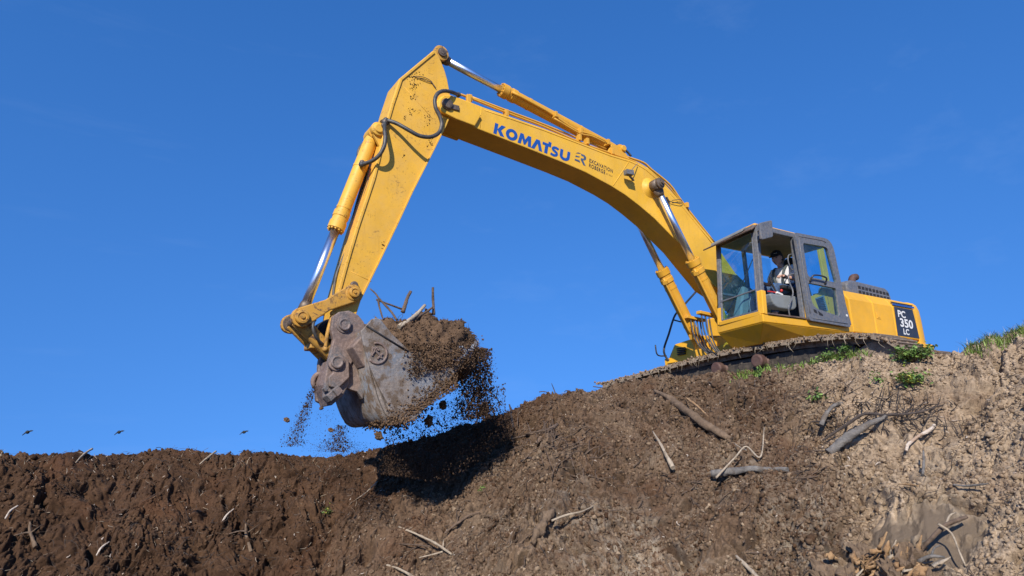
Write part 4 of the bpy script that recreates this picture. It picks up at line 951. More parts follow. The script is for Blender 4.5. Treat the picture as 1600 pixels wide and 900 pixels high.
# weld seams, doubler plate edges, top flange
def seam(pts, r=.006, y=BW, mat='boom_paint', par=boom, name='weld_seam'):
    b = MB(); b.tube([(*[XZ(p[0], p[1], y)[0]], y, XZ(p[0], p[1], y)[1]) for p in pts], r, 6, 0, 2); return b.build(name, M[mat], par)
seam([(983, 252), (958, 290)], .007); seam([(752, 168), (750, 200)], .005); seam([(757, 172), (850, 204), (955, 244), (984, 252.5), (1010, 266), (1034, 288)], .008); seam([(1034, 288), (1070, 328), (1112, 380)], .006)
# round boss + pin of boom cylinder
BCR = Vector((2.64, 0, 3.69)); BCB = Vector((1.10, 0, 1.15)); BY = .33
b = MB(); b.lathe((BCR.x, BW - .02, BCR.z), (BCR.x, .6, BCR.z), [(0, .19), (.02, .17), (.05, .115), (.08, .095), (.10, .09)]); b.lathe((BCR.x, -BW + .02, BCR.z), (BCR.x, -.6, BCR.z), [(0, .19), (.02, .17), (.05, .115), (.10, .09)]); b.build('cylinder_boss', M['boom_paint'], boom)
for s in (1, -1):
    b = MB(); b.lathe((BCR.x, s * .24, BCR.z), (BCR.x, s * .6, BCR.z), [(0, .07), (.16, .07), (.165, .085), (.21, .085), (.22, .06), (.235, .055)]); b.cyl((BCR.x, s * .45, BCR.z), (BCR.x, s * .50, BCR.z), .03, n=6); b.build('pin', M['dirty_steel'], boom)
# thin grease line loops near the boss
b = MB(); g = lambda px, py, y=BW + .03: onY(px, py, y)
b.tube([g(1032, 288, .42), g(1036, 296), g(1038, 306), g(1046, 314), g(1064, 318), g(1064, 312), g(1050, 313)], .006, 6, 0, 4); b.bar(g(1041, 308), g(1046, 317), .025, .025); b.build('grease_line', M['rubber'], boom)
# work lamp
b = MB(); lp = g(983, 268, BW + .14); b.bar(g(977, 269, .33), g(988, 271, .34), .085, .075); b.tube([g(996, 256), g(990, 262, .3), g(984, 270, .32)], .006, 6); b.tube([g(984, 275, .32), g(989, 279, .26), g(988, 280)], .01, 6, 0, 2); b.bar(g(983, 274, .3), g(990, 282), .03, .02); b.build('work_lamp', M['frame'], boom, .008)
# painted logo letters
O_ = Vector((*[XZ(770.5, 208, BW)[0]], BW, XZ(770.5, 208, BW)[1])); E_ = Vector((XZ(889, 253.6, BW)[0], BW, XZ(889, 253.6, BW)[1])); U_ = Vector((XZ(773.5, 191.8, BW)[0], BW, XZ(773.5, 191.8, BW)[1])) - O_
wd = E_ - O_
def ell(cx, cy, rx, ry, a0, a1, n): return [(cx + rx * math.cos(a), cy + ry * math.sin(a)) for a in np.linspace(a0, a1, n)]
pi = math.pi
def stroke(c, th):
    c = np.array(c); d = np.gradient(c, axis=0); d /= np.linalg.norm(d, axis=1)[:, None]; nrm = np.stack([-d[:, 1], d[:, 0]], -1); return [tuple(p) for p in c + nrm * th / 2] + [tuple(p) for p in (c - nrm * th / 2)[::-1]]
GL = []
GL.append((1.02, [[(0, 0), (.30, 0), (.30, 1), (0, 1)], [(.30, .50), (.60, 1), (.98, 1), (.64, .52), (1.02, 0), (.62, 0), (.30, .46)]]))
GL.append((1.10, [ell(.55, .5, .55, .53, 0, 2 * pi, 33)[:-1] + [None] + ell(.55, .5, .24, .25, 0, 2 * pi, 33)[:-1]]))
GL.append((1.30, [[(0, 0), (.13, 1), (.43, 1), (.65, .52), (.87, 1), (1.17, 1), (1.30, 0), (.99, 0), (.93, .55), (.73, .05), (.57, .05), (.37, .55), (.31, 0)]]))
GL.append((1.12, [[(0, 0), (.38, 1), (.74, 1), (1.12, 0), (.79, 0), (.56, .62), (.33, 0)]]))
GL.append((.86, [[(0, 1), (.56, 1), (.56, 1.22), (.86, 1.22), (.86, .98), (.86, .74), (.60, .74), (.60, 0), (.28, 0), (.28, .74), (0, .74)]]))
GL.append((.82, [stroke([(.76, .80), (.66, .86), (.5, .89), (.34, .87), (.22, .81), (.17, .72), (.22, .62), (.36, .55), (.52, .49), (.63, .42), (.66, .31), (.60, .19), (.46, .125), (.30, .115), (.15, .145), (.04, .20)], .25)]))
GL.append((1.04, [[(0, 1), (0, .40)] + ell(.52, .40, .52, .42, pi, 2 * pi, 15)[1:] + [(1.04, 1), (.74, 1), (.74, .42)] + ell(.52, .40, .22, .15, 2 * pi, pi, 9) + [(.30, 1)]]))
tot = sum(g_[0] for g_ in GL) + .12 * (len(GL) - 1) - .2; cx = 0
def ring_poly(pts, mk):
    k = pts.index(None); A_, B_ = pts[:k], pts[k + 1:]; n = len(A_); bm = mk.bm
    return A_, B_, n
lg = MB(); nY = Vector((0, 1, 0))
gaps = [.06, .08, .0, -.10, .02, .12, 0]
for (gw, shapes), gp in zip(GL, gaps):
    for sh in shapes:
        f = lambda p: O_ + wd * ((cx + p[0]) / tot) + U_ * p[1] + nY * .003
        if None in sh:
            A_, B_, n = ring_poly(sh, lg); va_ = [lg.bm.verts.new(f(p)) for p in A_]; vb_ = [lg.bm.verts.new(f(p)) for p in B_]
            for i in range(n): lg.bm.faces.new((va_[i], va_[(i + 1) % n], vb_[(i + 1) % n], vb_[i]))
        else:
            vv_ = [lg.bm.verts.new(f(p)) for p in sh]
            for t3 in tessellate_polygon([[Vector((p[0], p[1], 0)) for p in sh]]):
                try: lg.bm.faces.new([vv_[q] for q in t3])
                except ValueError: pass
    cx += gw + gp
lgo_total = cx
for v in lg.bm.verts:
    t = (v.co - O_).dot(wd) / wd.length_squared; v.co = v.co + wd * (t * (tot / (lgo_total) - 1))
lg.build('brand_lettering', M['decal_blue'], boom)
def bpt(px, py): x, z = XZ(px, py, BW); return Vector((x, BW, z))
# monogram
b = MB(); o1 = bpt(897.5, 252); ux = bpt(915, 259.5) - o1; uy = bpt(899.5, 236.5) - o1
for sh in ([(.02, .82), (.34, .93), (.44, 1.0), (.2, 1.0)], [(.02, .47), (.34, .55), (.40, .66), (.05, .62)], [(0, 0.1), (.5, .1), (.42, .28), (0, .26)], [(.46, 1.0), (.8, 1.0), (.95, .86), (.95, .62), (.80, .48), (.70, .46), (1.0, 0), (.78, 0), (.50, .42), (.52, .58), (.72, .60), (.76, .72), (.72, .82), (.52, .83)]): b.poly(sh, o1 + nY * .0005, ux, uy, nY, .003)
b.build('monogram', M['decal_grey'], boom)
a1 = bpt(920.5, 253.4); text_mesh('EXCAVATION', 'lettering', 'decal_dark', boom, a1, bpt(957, 270.5) - a1, bpt(921, 247.6) - a1, nY, .018, .003, 1.15)
a2 = bpt(920, 261); text_mesh('ROBERGE', 'lettering', 'decal_dark', boom, a2, bpt(945.3, 272.6) - a2, bpt(920.5, 255.0) - a2, nY, .018, .003, 1.15)
a3 = bpt(947, 272.8); text_mesh('ET FILS', 'lettering', 'decal_dark', boom, a3, bpt(956.5, 276.6) - a3, bpt(947.2, 270.6) - a3, nY, .0, .003, 1.3)
# boom-foot bracket
b = MB(); b.prism([(-.35, 1.2), (1.3, 1.2), (1.28, 1.02), (1.34, 1.3), (1.2, 1.38), (.6, 1.45), (.35, 1.75), (.25, 2.2), (.0, 2.25), (-.3, 1.7)][:2] + [(1.3, 1.32), (.6, 1.45), (.3, 2.15), (.0, 2.2), (-.3, 1.7)], .25, .32); b.prism([(-.35, 1.2), (1.3, 1.2), (1.3, 1.32), (.6, 1.45), (.3, 2.15), (.0, 2.2), (-.3, 1.7)], -.32, -.25); b.cyl((.165, -.34, 2.04), (.165, .34, 2.04), .09); b.box(-.3, 1.25, -.25, .25, 1.2, 1.4); b.build('boom_bracket', M['paint'], EX, .01)

def hyd(base, rod, split, R_, rr, name, mat='hose_paint', clampat=.7, tubes=True, up=None):
    base = Vector(base); rod = Vector(rod); L_ = (rod - base).length; d = (rod - base).normalized(); s = L_ * split
    b = MB(); b.lathe(base - d * 0.0, rod, [(-.02, R_ * .6), (.10, R_ * .95), (.16, R_), (s - .24, R_), (s - .235, R_ * 1.14), (s - .16, R_ * 1.14), (s - .155, R_ * 1.05), (s - .10, R_ * 1.05), (s - .095, R_ * 1.18), (s, R_ * 1.18), (s + .005, R_ * .7)])
    b.cyl(base + Vector((0, -R_ * .95, 0)), base + Vector((0, R_ * .95, 0)), R_ * 1.05)
    for t in (.35, .78): b.lathe(base + d * (s * t), rod, [(0, R_ * 1.05), (.03, R_ * 1.05)])
    for k in range(12):
        a = k / 12 * 2 * pi; x = d.orthogonal().normalized(); y = d.cross(x); c = base + d * s + (x * math.cos(a) + y * math.sin(a)) * R_ * .98; b.cyl(c, c + d * .02, .011, n=6)
    cyl_ = b.build(name, M[mat], EX)
    b = MB(); b.cyl(base + d * (s - .1), rod - d * R_ * .9, rr, n=32); b.build('rod', M['chrome'], cyl_)
    b = MB(); b.cyl(rod + Vector((0, -R_ * .9, 0)), rod + Vector((0, R_ * .9, 0)), R_ * .95); b.lathe(rod - d * R_ * 1.9, rod, [(0, rr * 1.05), (R_ * .3, R_ * .75), (R_ * 1.2, R_ * .8)]); b.build('rod_eye', M['dirty_steel'], cyl_)
    if tubes:
        u = Vector(up or (0, 0, 1)); u = (u - d * u.dot(d)).normalized()
        b = MB(); b.tube([base + d * .45 + u * R_ * 1.5, base + d * (s * .5) + u * R_ * 1.45, base + d * (s * .8) + u * R_ * 1.4, base + d * (s - .13) + u * R_ * 1.25], R_ * .19, 8, 0, 3)
        b.bar(base + d * (s - .2) + u * R_ * .9, base + d * (s - .2) + u * R_ * 1.6, .07, .06); b.bar(base + d * .43 + u * R_ * .9, base + d * .43 + u * R_ * 1.75, .09, .08); b.build('oil_pipe', M['hose_paint'], cyl_)
    return cyl_
for s in (1, -1):
    hyd((BCB.x, s * BY, BCB.z), (BCR.x, s * BY, BCR.z), .555, .098, .055, 'boom_cylinder', up=(1, .35, .2))
# hoses at the foot of the boom cylinders
b = MB()
for k in range(4):
    b.tube([onY(1079 + 5 * k, 498 + 1.5 * k, -.22), onY(1083 + 5 * k, 520 + 2 * k, -.15), onY(1091 + 5 * k, 538 + 2 * k, 0), onY(1106 + 4 * k, 553, .2)], .0125, 8, 0, 4)
for k in range(3):
    b.tube([onY(1096 + 6 * k, 492 + 2 * k, .22), onY(1099 + 6 * k, 512 + 2 * k, .22), onY(1106 + 5 * k, 532 + 2 * k, .28), onY(1120 + 3 * k, 552, .40)], .0125, 8, 0, 4)
b.build('foot_hoses', M['rubber'], EX)
b = MB()
b.bar(onY(1071, 495, -.24), onY(1100, 501, -.20), .09, .05); b.bar(onY(1091, 488, .21), onY(1118, 494, .22), .09, .05)
b.build('pipe_block', M['hose_paint'], EX, .006)
MB().ball((1.12, .30, 1.24), .03).build('red_cap', M['red'], EX)

# arm cylinder
ACR = Vector((XZ(685, 88, .0)[0], 0, XZ(685, 88, .0)[1])); ACB = Vector((XZ(965, 237, .0)[0], 0, XZ(965, 237, .0)[1]))
hyd(ACB, ACR, .685, .088, .055, 'arm_cylinder', tubes=False)
b = MB(); b.prism([XZ(945, 246, .12), XZ(955, 226, .12), XZ(970, 228, .12), XZ(992, 262, .12)], .09, .13); b.prism([XZ(945, 246, .12), XZ(955, 226, .12), XZ(970, 228, .12), XZ(992, 262, .12)], -.13, -.09); b.cyl((ACB.x, -.16, ACB.z), (ACB.x, .16, ACB.z), .05); b.build('cylinder_bracket', M['hose_paint'], boom, .01)
# hydraulic pipes along the boom top
def pipe(pts, y, r=.017, mat='hose_paint', name='boom_pipe', par=boom):
    b = MB(); b.tube([onY(p[0], p[1], y) for p in pts], r, 8, 0, 4); return b.build(name, M[mat], par)
pipe([(716, 146.5), (733, 152.5), (790, 175.5), (850, 198), (905, 222), (950, 238), (985, 250), (1004, 259), (1018, 270)], .14)
pipe([(738, 152), (790, 172), (850, 194.5), (905, 217), (950, 234)], .06, .015)
pipe([(800, 144), (850, 171), (869, 183), (900, 203), (922, 210), (945, 220), (958, 230), (975, 243), (1005, 254), (1018, 265), (1046, 288), (1062, 310), (1080, 334), (1117, 380)], .10, .018)
pipe([(1010, 262), (1046, 293), (1080, 338), (1117, 384)], .17, .013)
pipe([(866, 185), (905, 208), (925, 213), (948, 224)], .15, .014)
pipe([(955, 228), (968, 228), (980, 237), (986, 244)], .0, .018, 'rubber', 'arm_cylinder_hose')
b = MB()
for (px, py) in ((733, 155), (790, 178), (904, 216), (916, 222), (955, 238)):
    x, z = XZ(px, py, .13); b.box(x - .025, x + .025, .09, .18, z - .05, z + .05)
x, z = XZ(733, 158, .2); b.box(x - .03, x + .03, .16, .205, z - .09, z + .10)
for (px, py) in ((866, 181), (948, 224), (1071, 322), (905, 206)):
    x, z = XZ(px, py, .1); b.box(x - .025, x + .025, .05, .16, z - .04, z + .05)
b.build('pipe_clamps', M['hose_paint'], boom, .006)

# --- arm
AW = .19
ao = [XZ(a, c, AW) for a, c in [(677.3, 78.5), (681.5, 80), (689, 95), (695, 110), (699, 124), (702, 140), (705, 156), (704, 170), (702.5, 181.3), (696, 198.7), (672, 247), (645.3, 300), (622, 350), (593, 410), (564.4, 468.4)]] + [(7.44, 1.08), (7.50, 1.02), (7.60, 1.03), (7.66, 1.12)] + [XZ(a, c, AW) for a, c in [(524, 470), (540, 411), (555.8, 355.8), (581.8, 277.8), (594, 228), (603.5, 188), (611, 162), (624, 122.7)]]
b = MB(); b.prism(ao, -AW, AW); arm = b.build('arm', M['arm_paint'], EX, .010)
def aseam(pts, r, nm='arm_flange'):
    b = MB(); P_ = [onY(p[0], p[1], AW) for p in pts]
    for p, q_ in zip(P_, P_[1:]): b.bar(p + Vector((0, .008, 0)), q_ + Vector((0, .008, 0)), r, .016, (0, 1, 0))
    return b.build(nm, M['arm_paint'], arm, .004)
aseam([(678, 82), (626.5, 124.5), (613.5, 163), (606, 189), (596.5, 229), (584, 279), (558, 357), (542, 411), (527, 466)], .030)
aseam([(701.5, 182.5), (694.5, 199), (670.5, 247), (643.5, 300), (620.3, 350), (591.3, 410), (562.5, 468)], .022)
seam([(632, 136), (676, 186)], .003, AW, 'arm_paint', arm); seam([(548, 424), (580, 440)], .004, AW, 'arm_paint', arm)
for (c, r_, nm) in ((XZ(699, 162, .27), .115, 'boom_tip_pin'),):
    b = MB(); b.lathe((TIP.x, .255, TIP.z), (TIP.x, .6, TIP.z), [(0, .085), (.02, .08), (.025, .07), (.04, .066), (.045, .04)]); b.lathe((TIP.x, -.255, TIP.z), (TIP.x, -.6, TIP.z), [(0, .085), (.03, .08)]); b.box(TIP.x - .17, TIP.x - .05, .255, .275, TIP.z - .05, TIP.z + .02); b.build(nm, M['dirty_steel'], boom, .004)
b = MB(); b.lathe((ACR.x, .095, ACR.z), (ACR.x, .5, ACR.z), [(0, .06), (.03, .06), (.032, .04), (.04, .035)]); b.build('arm_top_pin', M['dirty_steel'], arm)
for s_ in (1, -1): MB().lathe((ACR.x, s_ * .045, ACR.z), (ACR.x, s_ * .5, ACR.z), [(0, .10), (.005, .108), (.05, .108), (.055, .09)]).build('arm_top_lug', M['link_paint'], arm)
# bucket cylinder
KB = Vector((XZ(583, 211, 0)[0], 0, XZ(583, 211, 0)[1])); KR = Vector((XZ(470.7, 494, 0.0)[0], 0, XZ(470.7, 494, 0)[1]))
hyd(KB, KR, .555, .084, .054, 'bucket_cylinder', 'arm_paint', tubes=False)
b = MB(); lg_ = [(KB.x - .18, KB.z + .16), (KB.x - .02, KB.z + .11), (KB.x + .07, KB.z + .04), (KB.x + .06, KB.z - .07), (KB.x - .08, KB.z - .30)]
b.prism(lg_, .115, .16); b.prism(lg_, -.16, -.115); b.lathe((KB.x, .12, KB.z), (KB.x, .4, KB.z), [(0, .09), (.07, .09), (.075, .06), (.095, .055)]); b.build('cylinder_lug', M['arm_paint'], arm, .008)
# links
LJ = Vector((XZ(470.7, 496, .26)[0], 0, XZ(470.7, 496, .26)[1])); LA = Vector((XZ(551.7, 458, .26)[0], 0, XZ(551.7, 458, .26)[1])); LC = Vector((XZ(524, 566, .16)[0], 0, XZ(524, 566, .16)[1])); PA = Vector((XZ(538.3, 507, .33)[0], 0, XZ(538.3, 507, .33)[1]))
def linkplate(p, q_, y0, y1, r0, r1, w_, mb):
    d = (q_ - p).normalized(); n = Vector((-d.z, 0, d.x)); pr_ = []
    for c, r, a0 in ((p, r0, pi / 2), (q_, r1, -pi / 2)):
        for k in range(9):
            a = a0 + pi * k / 8; v = c + d * (r * math.cos(a)) + n * (r * math.sin(a)); pr_.append((v.x, v.z))
    k = (p + q_) * .5; m1 = k - n * w_; m2 = k + n * w_
    pr_ = pr_[:9] + [(m1.x, m1.z)] + pr_[9:] + [(m2.x, m2.z)]
    mb.prism(pr_, y0, y1)
b = MB(); linkplate(LA, LJ, .215, .275, .10, .105, .062, b); linkplate(LA, LJ, -.20, -.145, .10, .105, .062, b)
b.lathe((LA.x, .27, LA.z), (LA.x, .5, LA.z), [(0, .09), (.02, .085)]); b.build('side_link', M['link_paint'], EX, .012)
b = MB(); b.tube([LJ + Vector((0, .13, 0)), LC + Vector((0, .13, .05))], [.085, .075], 16, 0, 1); b.tube([LJ + Vector((0, -.13, 0)), LC + Vector((0, -.13, .05))], [.07, .06], 16, 0, 1); b.bar(LJ + (LC - LJ) * .6 + Vector((0, -.13, 0)), LJ + (LC - LJ) * .6 + Vector((0, .13, 0)), .2, .06); b.build('push_link', M['link_paint'], EX, .01)
def pincap(c, y, r, par, mat='dirty_steel', hex_=True, nm='pin'):
    b = MB(); b.lathe((c.x, y, c.z), (c.x, y + .5, c.z), [(0, r), (.035, r), (.045, r * .9), (.05, r * .62), (.04, r * .55), (.04, r * .3), (.055, r * .28)]); return b.build(nm, M[mat], par)
pincap(LJ, .27, .075, EX, 'link_paint'); pincap(LA, .28, .06, EX, 'link_paint')
b = MB(); b.cyl((LJ.x, -.27, LJ.z), (LJ.x, .28, LJ.z), .05); 
for k in range(3): b.lathe((LJ.x, -.13 - k * .05, LJ.z), (LJ.x, -1, LJ.z), [(0, .08), (.02, .09), (.035, .08)])
b.build('link_pin', M['dirty_steel'], EX)
x, z = XZ(553, 446, .2); b = MB(); b.lathe((x, .19, z), (x, .5, z), [(0, .045), (.03, .045), (.035, .03)], 12); b.build('arm_port', M['dirty_steel'], arm)

# --- quick coupler
cpo = [XZ(a, c, .31) for a, c in [(519, 503), (520, 494), (530, 487), (546, 485), (560, 492), (569, 503), (573, 520), (566, 540), (560, 548), (546, 575), (546, 600), (536, 618), (518, 634), (506, 622), (508, 590), (514, 560), (521, 530), (517, 515)]]
cp = MB(); cp.prism(cpo, .24, .31); cp.prism([XZ(a, c, -.1) for a, c in [(506, 520), (520, 500), (540, 560), (540, 600), (518, 628), (496, 610), (497, 570)]], -.16, -.08); cpo2 = [XZ(a, c, .31) for a, c in [(508, 600), (520, 560), (545, 575), (546, 600), (536, 618), (518, 634)]]; cp.prism(cpo2, -.08, .24); coup = cp.build('quick_coupler', M['coupler'], EX, .012)
b = MB(); j1 = [XZ(a, c, .35) for a, c in [(524, 556), (532, 552), (545, 562), (546, 590), (528, 607), (514, 604), (513, 590), (520, 582)]]; b.prism(j1, .31, .36); 
j2 = [XZ(a, c, .31) for a, c in [(492, 600), (491, 588), (497, 583), (506, 586), (509, 600), (516, 612), (518, 630), (508, 634), (494, 627)]]; b.prism([(p[0], p[1]) for p in [XZ(a, c, -.1) for a, c in [(492, 600), (491, 588), (497, 583), (506, 586), (509, 600), (516, 612), (518, 630), (508, 634), (494, 627)]]], -.16, -.08); b.build('coupler_jaw', M['coupler'], coup, .012)
b = MB(); 
for (px, py, s_) in ((525, 612, .085), (515, 620, .08), (508, 608, .045)):
    p = onY(px, py, .36); b.box(-s_ / 2, s_ / 2, -s_ * .6, s_ * .6, -s_ / 2, s_ / 2, Matrix.Translation(p) @ Euler((.2, .7, .3)).to_matrix().to_4x4())
b.build('coupler_wedge', M['coupler'], coup, .008)
b = MB(); hk = XZ(502, 596, -.06); hc = Vector((hk[0], -.06, hk[1])); b.tube([hc + Vector((.09 * math.cos(a), 0, .085 * math.sin(a))) for a in np.linspace(-.8, 3.9, 12)], .028, 10, 0, 2); b.build('coupler_hook', M['coupler'], coup)
for c_, nm in ((PA, 'coupler_pin'), (Vector((XZ(526, 566, .37)[0], 0, XZ(526, 566, .37)[1])), 'coupler_pin')):
    yy = .31 if c_ is PA else .36; b = MB(); b.lathe((c_.x, yy - .03, c_.z), (c_.x, yy + .5, c_.z), [(0, .088), (.045, .088), (.048, .066), (.070, .064), (.074, .055), (.068, .042), (.064, .036)]); b.build(nm, M['coupler'], coup)
b = MB(); b.prism([XZ(a, c, .30) for a, c in [(541, 545), (572, 540), (580, 575), (578, 600), (569, 608), (568, 624), (559, 612), (541, 606)]], .20, .285); b.build('bucket_ear', M['coupler'], coup, .01)
b = MB(); b.bar(onY(561, 533, .5), onY(545, 566, .5) , .02, .02); b = MB(); bx_ = [XZ(a, c, .34) for a, c in [(541, 545), (562, 521), (575, 545), (560, 577)]]; b.prism(bx_, .30, .53); b.build('bucket_gusset', M['coupler'], coup, .015)

# --- bucket
HW = .66
sp_ = [XZ(a, c, HW) for a, c in [(574, 512), (574, 530), (575, 552), (579, 577), (586, 602), (594, 628), (606, 651), (623, 661), (644, 655), (665, 637), (686, 613), (704, 590), (720, 570), (733, 553)]]
inn = []
for i in range(len(sp_)):
    p0 = np.array(sp_[max(i - 1, 0)]); p1 = np.array(sp_[min(i + 1, len(sp_) - 1)]); d = (p1 - p0) / np.linalg.norm(p1 - p0); q_ = np.array(sp_[i]) + np.array([d[1], -d[0]]) * .05
    inn.append(tuple(q_))
if inn[7][1] < sp_[7][1]: inn = [tuple(2 * np.array(a) - np.array(c)) for a, c in zip(sp_, inn)]
def smooth2(P, k=4):
    E = [np.array(p) for p in P]; E = [2 * E[0] - E[1]] + E + [2 * E[-1] - E[-2]]; out = []
    for i in range(1, len(E) - 2):
        for j in range(k):
            t = j / k; p0, p1, p2, p3 = E[i - 1:i + 3]; out.append(tuple(.5 * ((2 * p1) + (p2 - p0) * t + (2 * p0 - 5 * p1 + 4 * p2 - p3) * t * t + (3 * p1 - p0 - 3 * p2 + p3) * t ** 3)))
    return out + [tuple(E[-2])]
so_, si_ = smooth2(sp_), smooth2(inn)
b = MB(); bm = b.bm; N_ = len(so_)
R4 = [[bm.verts.new((p[0], y, p[1])) for p in prf] for prf, y in ((so_, HW), (so_, -HW), (si_, HW), (si_, -HW))]
for i in range(N_ - 1):
    for A_, B_ in ((R4[0], R4[1]), (R4[2], R4[3]), (R4[0], R4[2]), (R4[1], R4[3])):
        f = bm.faces.new((A_[i], A_[i + 1], B_[i + 1], B_[i])); f.smooth = True
for i in (0, N_ - 1): bm.faces.new((R4[0][i], R4[1][i], R4[3][i], R4[2][i]))
bucket = b.build('bucket', M['bucket'], EX)
# side plates
spl = [XZ(a, c, HW + .02) for a, c in [(563, 518), (573, 507), (580, 499), (587, 497), (594, 499), (612, 522), (640, 549)]] + [XZ(690, 553, HW), XZ(728, 548, HW)] + list(reversed(so_[24:-2])) + [XZ(606, 632, HW + .02), XZ(590, 603, HW + .02), XZ(577, 572, HW + .02), XZ(569, 545, HW + .02)]
for s in (1, -1):
    b = MB(); ys = sorted((s * HW, s * (HW + .035))); b.prism(spl, ys[0], ys[1]); b.build('side_plate', M['bucket'], bucket, .008)
fs_ = si_ + []
for s in (1, -1):
    full = so_ ; b = MB(); inner = [(6.75, .84), (7.1, .9)]
    b.prism(so_[2:] + [XZ(700, 556, HW), XZ(640, 552, HW)], *(sorted((s * (HW - .03), s * (HW - .002))))); b.build('end_plate', M['bucket'], bucket)
b = MB(); b.tube([onY(573, 509, HW + .04), onY(600, 526, HW + .04), onY(637, 549, HW + .04)], .010, 6, 0, 1); b.build('slot_edge', M['seat'], bucket)
# embossed round crest on the side plate
b = MB(); cc_ = XZ(589, 552, HW + .036); 
b.tube([(cc_[0] + .105 * math.cos(a), HW + .04, cc_[1] + .105 * math.sin(a)) for a in np.linspace(-1.9 + pi, 2.4 + pi, 14)], .014, 8, 0, 2)
for (x0_, z0_, x1_, z1_) in ((-.05, -.05, .03, .04), (-.06, .0, .0, -.06), (.0, .06, .05, -.01), (.05, .05, .055, -.03), (-.02, .03, .06, .06)): b.bar((cc_[0] + x0_, HW + .042, cc_[1] + z0_), (cc_[0] + x1_, HW + .042, cc_[1] + z1_), .02, .018)
b.build('cast_emblem', M['coupler'], bucket, .004)
# wear strips, shell side rib
# lip & teeth
lipd = Vector((6.20 - 6.42, 0, .88 - .60)).normalized()
b = MB(); b.prism([XZ(712, 580, HW), XZ(733, 553, HW), XZ(729, 549, HW), XZ(706, 575, HW)], -HW - .03, HW + .03); b.build('cutting_lip', M['teeth'], bucket, .008)
tm = None
for k in range(5):
    yy = -.60 + k * .30
    if tm is None:
        b = MB(); tp0 = XZ(728, 558, HW); p = Vector((tp0[0], 0, tp0[1])); q9 = XZ(750, 531, HW); d = Vector((q9[0] - p.x, 0, q9[1] - p.z)).normalized(); n = Vector((d.z, 0, -d.x)); r1 = []; r2 = []
        for u, v in ((-.055, -.05), (.055, -.05), (.055, .05), (-.055, .05)): r1.append(p + Vector((0, u, 0)) + n * v); r2.append(p + d * .27 + Vector((0, u * .75, 0)) + n * (v * .25))
        b.hull(r1, r2); tm = b.build('tooth', M['teeth'], bucket, .008); o = tm
    else: o = tm.copy(); COL.objects.link(o); o.parent = bucket
    o.location = (0, yy, 0)
b = MB(); sc4 = [XZ(a, c, HW + .04) for a, c in [(664, 552), (668, 541), (690, 545), (704, 547), (716, 541), (736, 540), (729, 556), (714, 566), (690, 562)]]; b.prism(sc4, HW + .037, HW + .06); b.prism(sc4, -HW - .06, -HW - .037); b.build('side_cutter', M['teeth'], bucket, .006)

# hoses at the arm
def hose(pts, r, par, name='hose', mat='rubber'):
    b = MB(); b.tube([onY(*p) for p in pts], r, 10, 0, 5)
    for p in (pts[0], pts[-1]):
        c = onY(*p); b.ball(c, r * 1.5, (1, 1, 1), 2)
    return b.build(name, M[mat], par)
hose([(716, 148, .18), (706, 144, .30), (694, 142, .36), (684, 146, .40), (679.5, 156, .42), (681, 169, .42), (688, 184, .42), (690, 196, .42), (685, 208, .42), (672, 214, .42), (655, 212, .40), (638, 203, .36), (622, 194, .30), (612, 190, .26), (603, 188, .22)], .025, arm)
hose([(601, 192, .22), (601, 203, .30), (602, 216, .34), (600, 229, .34), (592, 243, .30), (580, 252, .22), (565, 257, .12)], .024, arm)
hose([(596, 196, -.12), (576, 216, -.14), (562, 232, -.14), (560, 246, -.12), (566, 256, -.08)], .020, arm)
hose([(574, 262, -.1), (566, 290, -.1), (556, 325, -.12), (546, 370, -.1), (532, 410, -.1), (525, 440, -.08)], .018, arm)
hose([(578, 280, .05), (570, 305, .05), (560, 340, .02), (550, 370, .02), (540, 395, -.0), (527, 425, .0), (522, 450, .05), (521, 468, .1)], .016, arm)
hose([(491, 500, .24), (489, 512, .28), (494, 527, .26), (505, 538, .2), (514, 540, .12)], .016, EX, 'coupler_hose')
hose([(520, 490, .2), (512, 520, .22), (508, 545, .2)], .022, EX, 'coupler_hose', 'link_paint')
b = MB(); 
for px, py in ((602, 190), (600, 196), (566, 254)): b.ball(onY(px, py, .23 if px > 590 else .1), .035, (1, .8, 1), 2)
b.bar(onY(597, 193, .2), onY(605, 190, .2), .05, .08); b.build('hose_fitting', M['dirty_steel'], arm)
b = MB(); b.tube([onY(569, 252, .0), onY(574, 254, .1), onY(568, 262, .12)], .018, 8); b.build('cylinder_port', M['hose_paint'], arm)
x, z = XZ(509, 520, -.1); b = MB(); b.lathe((x, -.25, z), (x, .2, z), [(0, .10), (.05, .13), (.3, .13), (.35, .10)]); b.build('black_drum', M['seat'], coup)
# wire scribble and scars on the arm face
b = MB(); b.tube([g(648, 119, AW + .012), g(660, 120, AW + .014), g(668, 123, AW + .014), g(675, 128, AW + .012), g(670, 128, AW + .012), g(660, 124, AW + .012), g(652, 121, AW + .012)], .005, 5, 0, 3); b.bar(g(673, 127, AW + .01), g(681, 138, AW + .01), .012, .012); b.build('wire_tie', M['dirty_steel'], arm)
P = []; S = []
for (px, py, sx, sy, n) in ((647, 133, 3, 6, 40), (645, 152, 2.5, 3, 26), (643, 174, 3, 3, 20), (631, 183, 2, 2, 8), (668, 186, 3, 5, 24), (674, 222, 3, 6, 34), (642, 121, 4, 2.5, 20), (655, 118, 4, 3, 14), (631, 242, 1.5, 1.5, 5), (600, 384, 3, 3, 14)):
    for i in range(n): P.append(tuple(onY(px + random.gauss(0, sx), py + random.gauss(0, sy), AW + .002))); S.append(random.uniform(.002, .009))
scatter('mud_spatter', P, S, M['clod_dark'], 1, parent=arm)

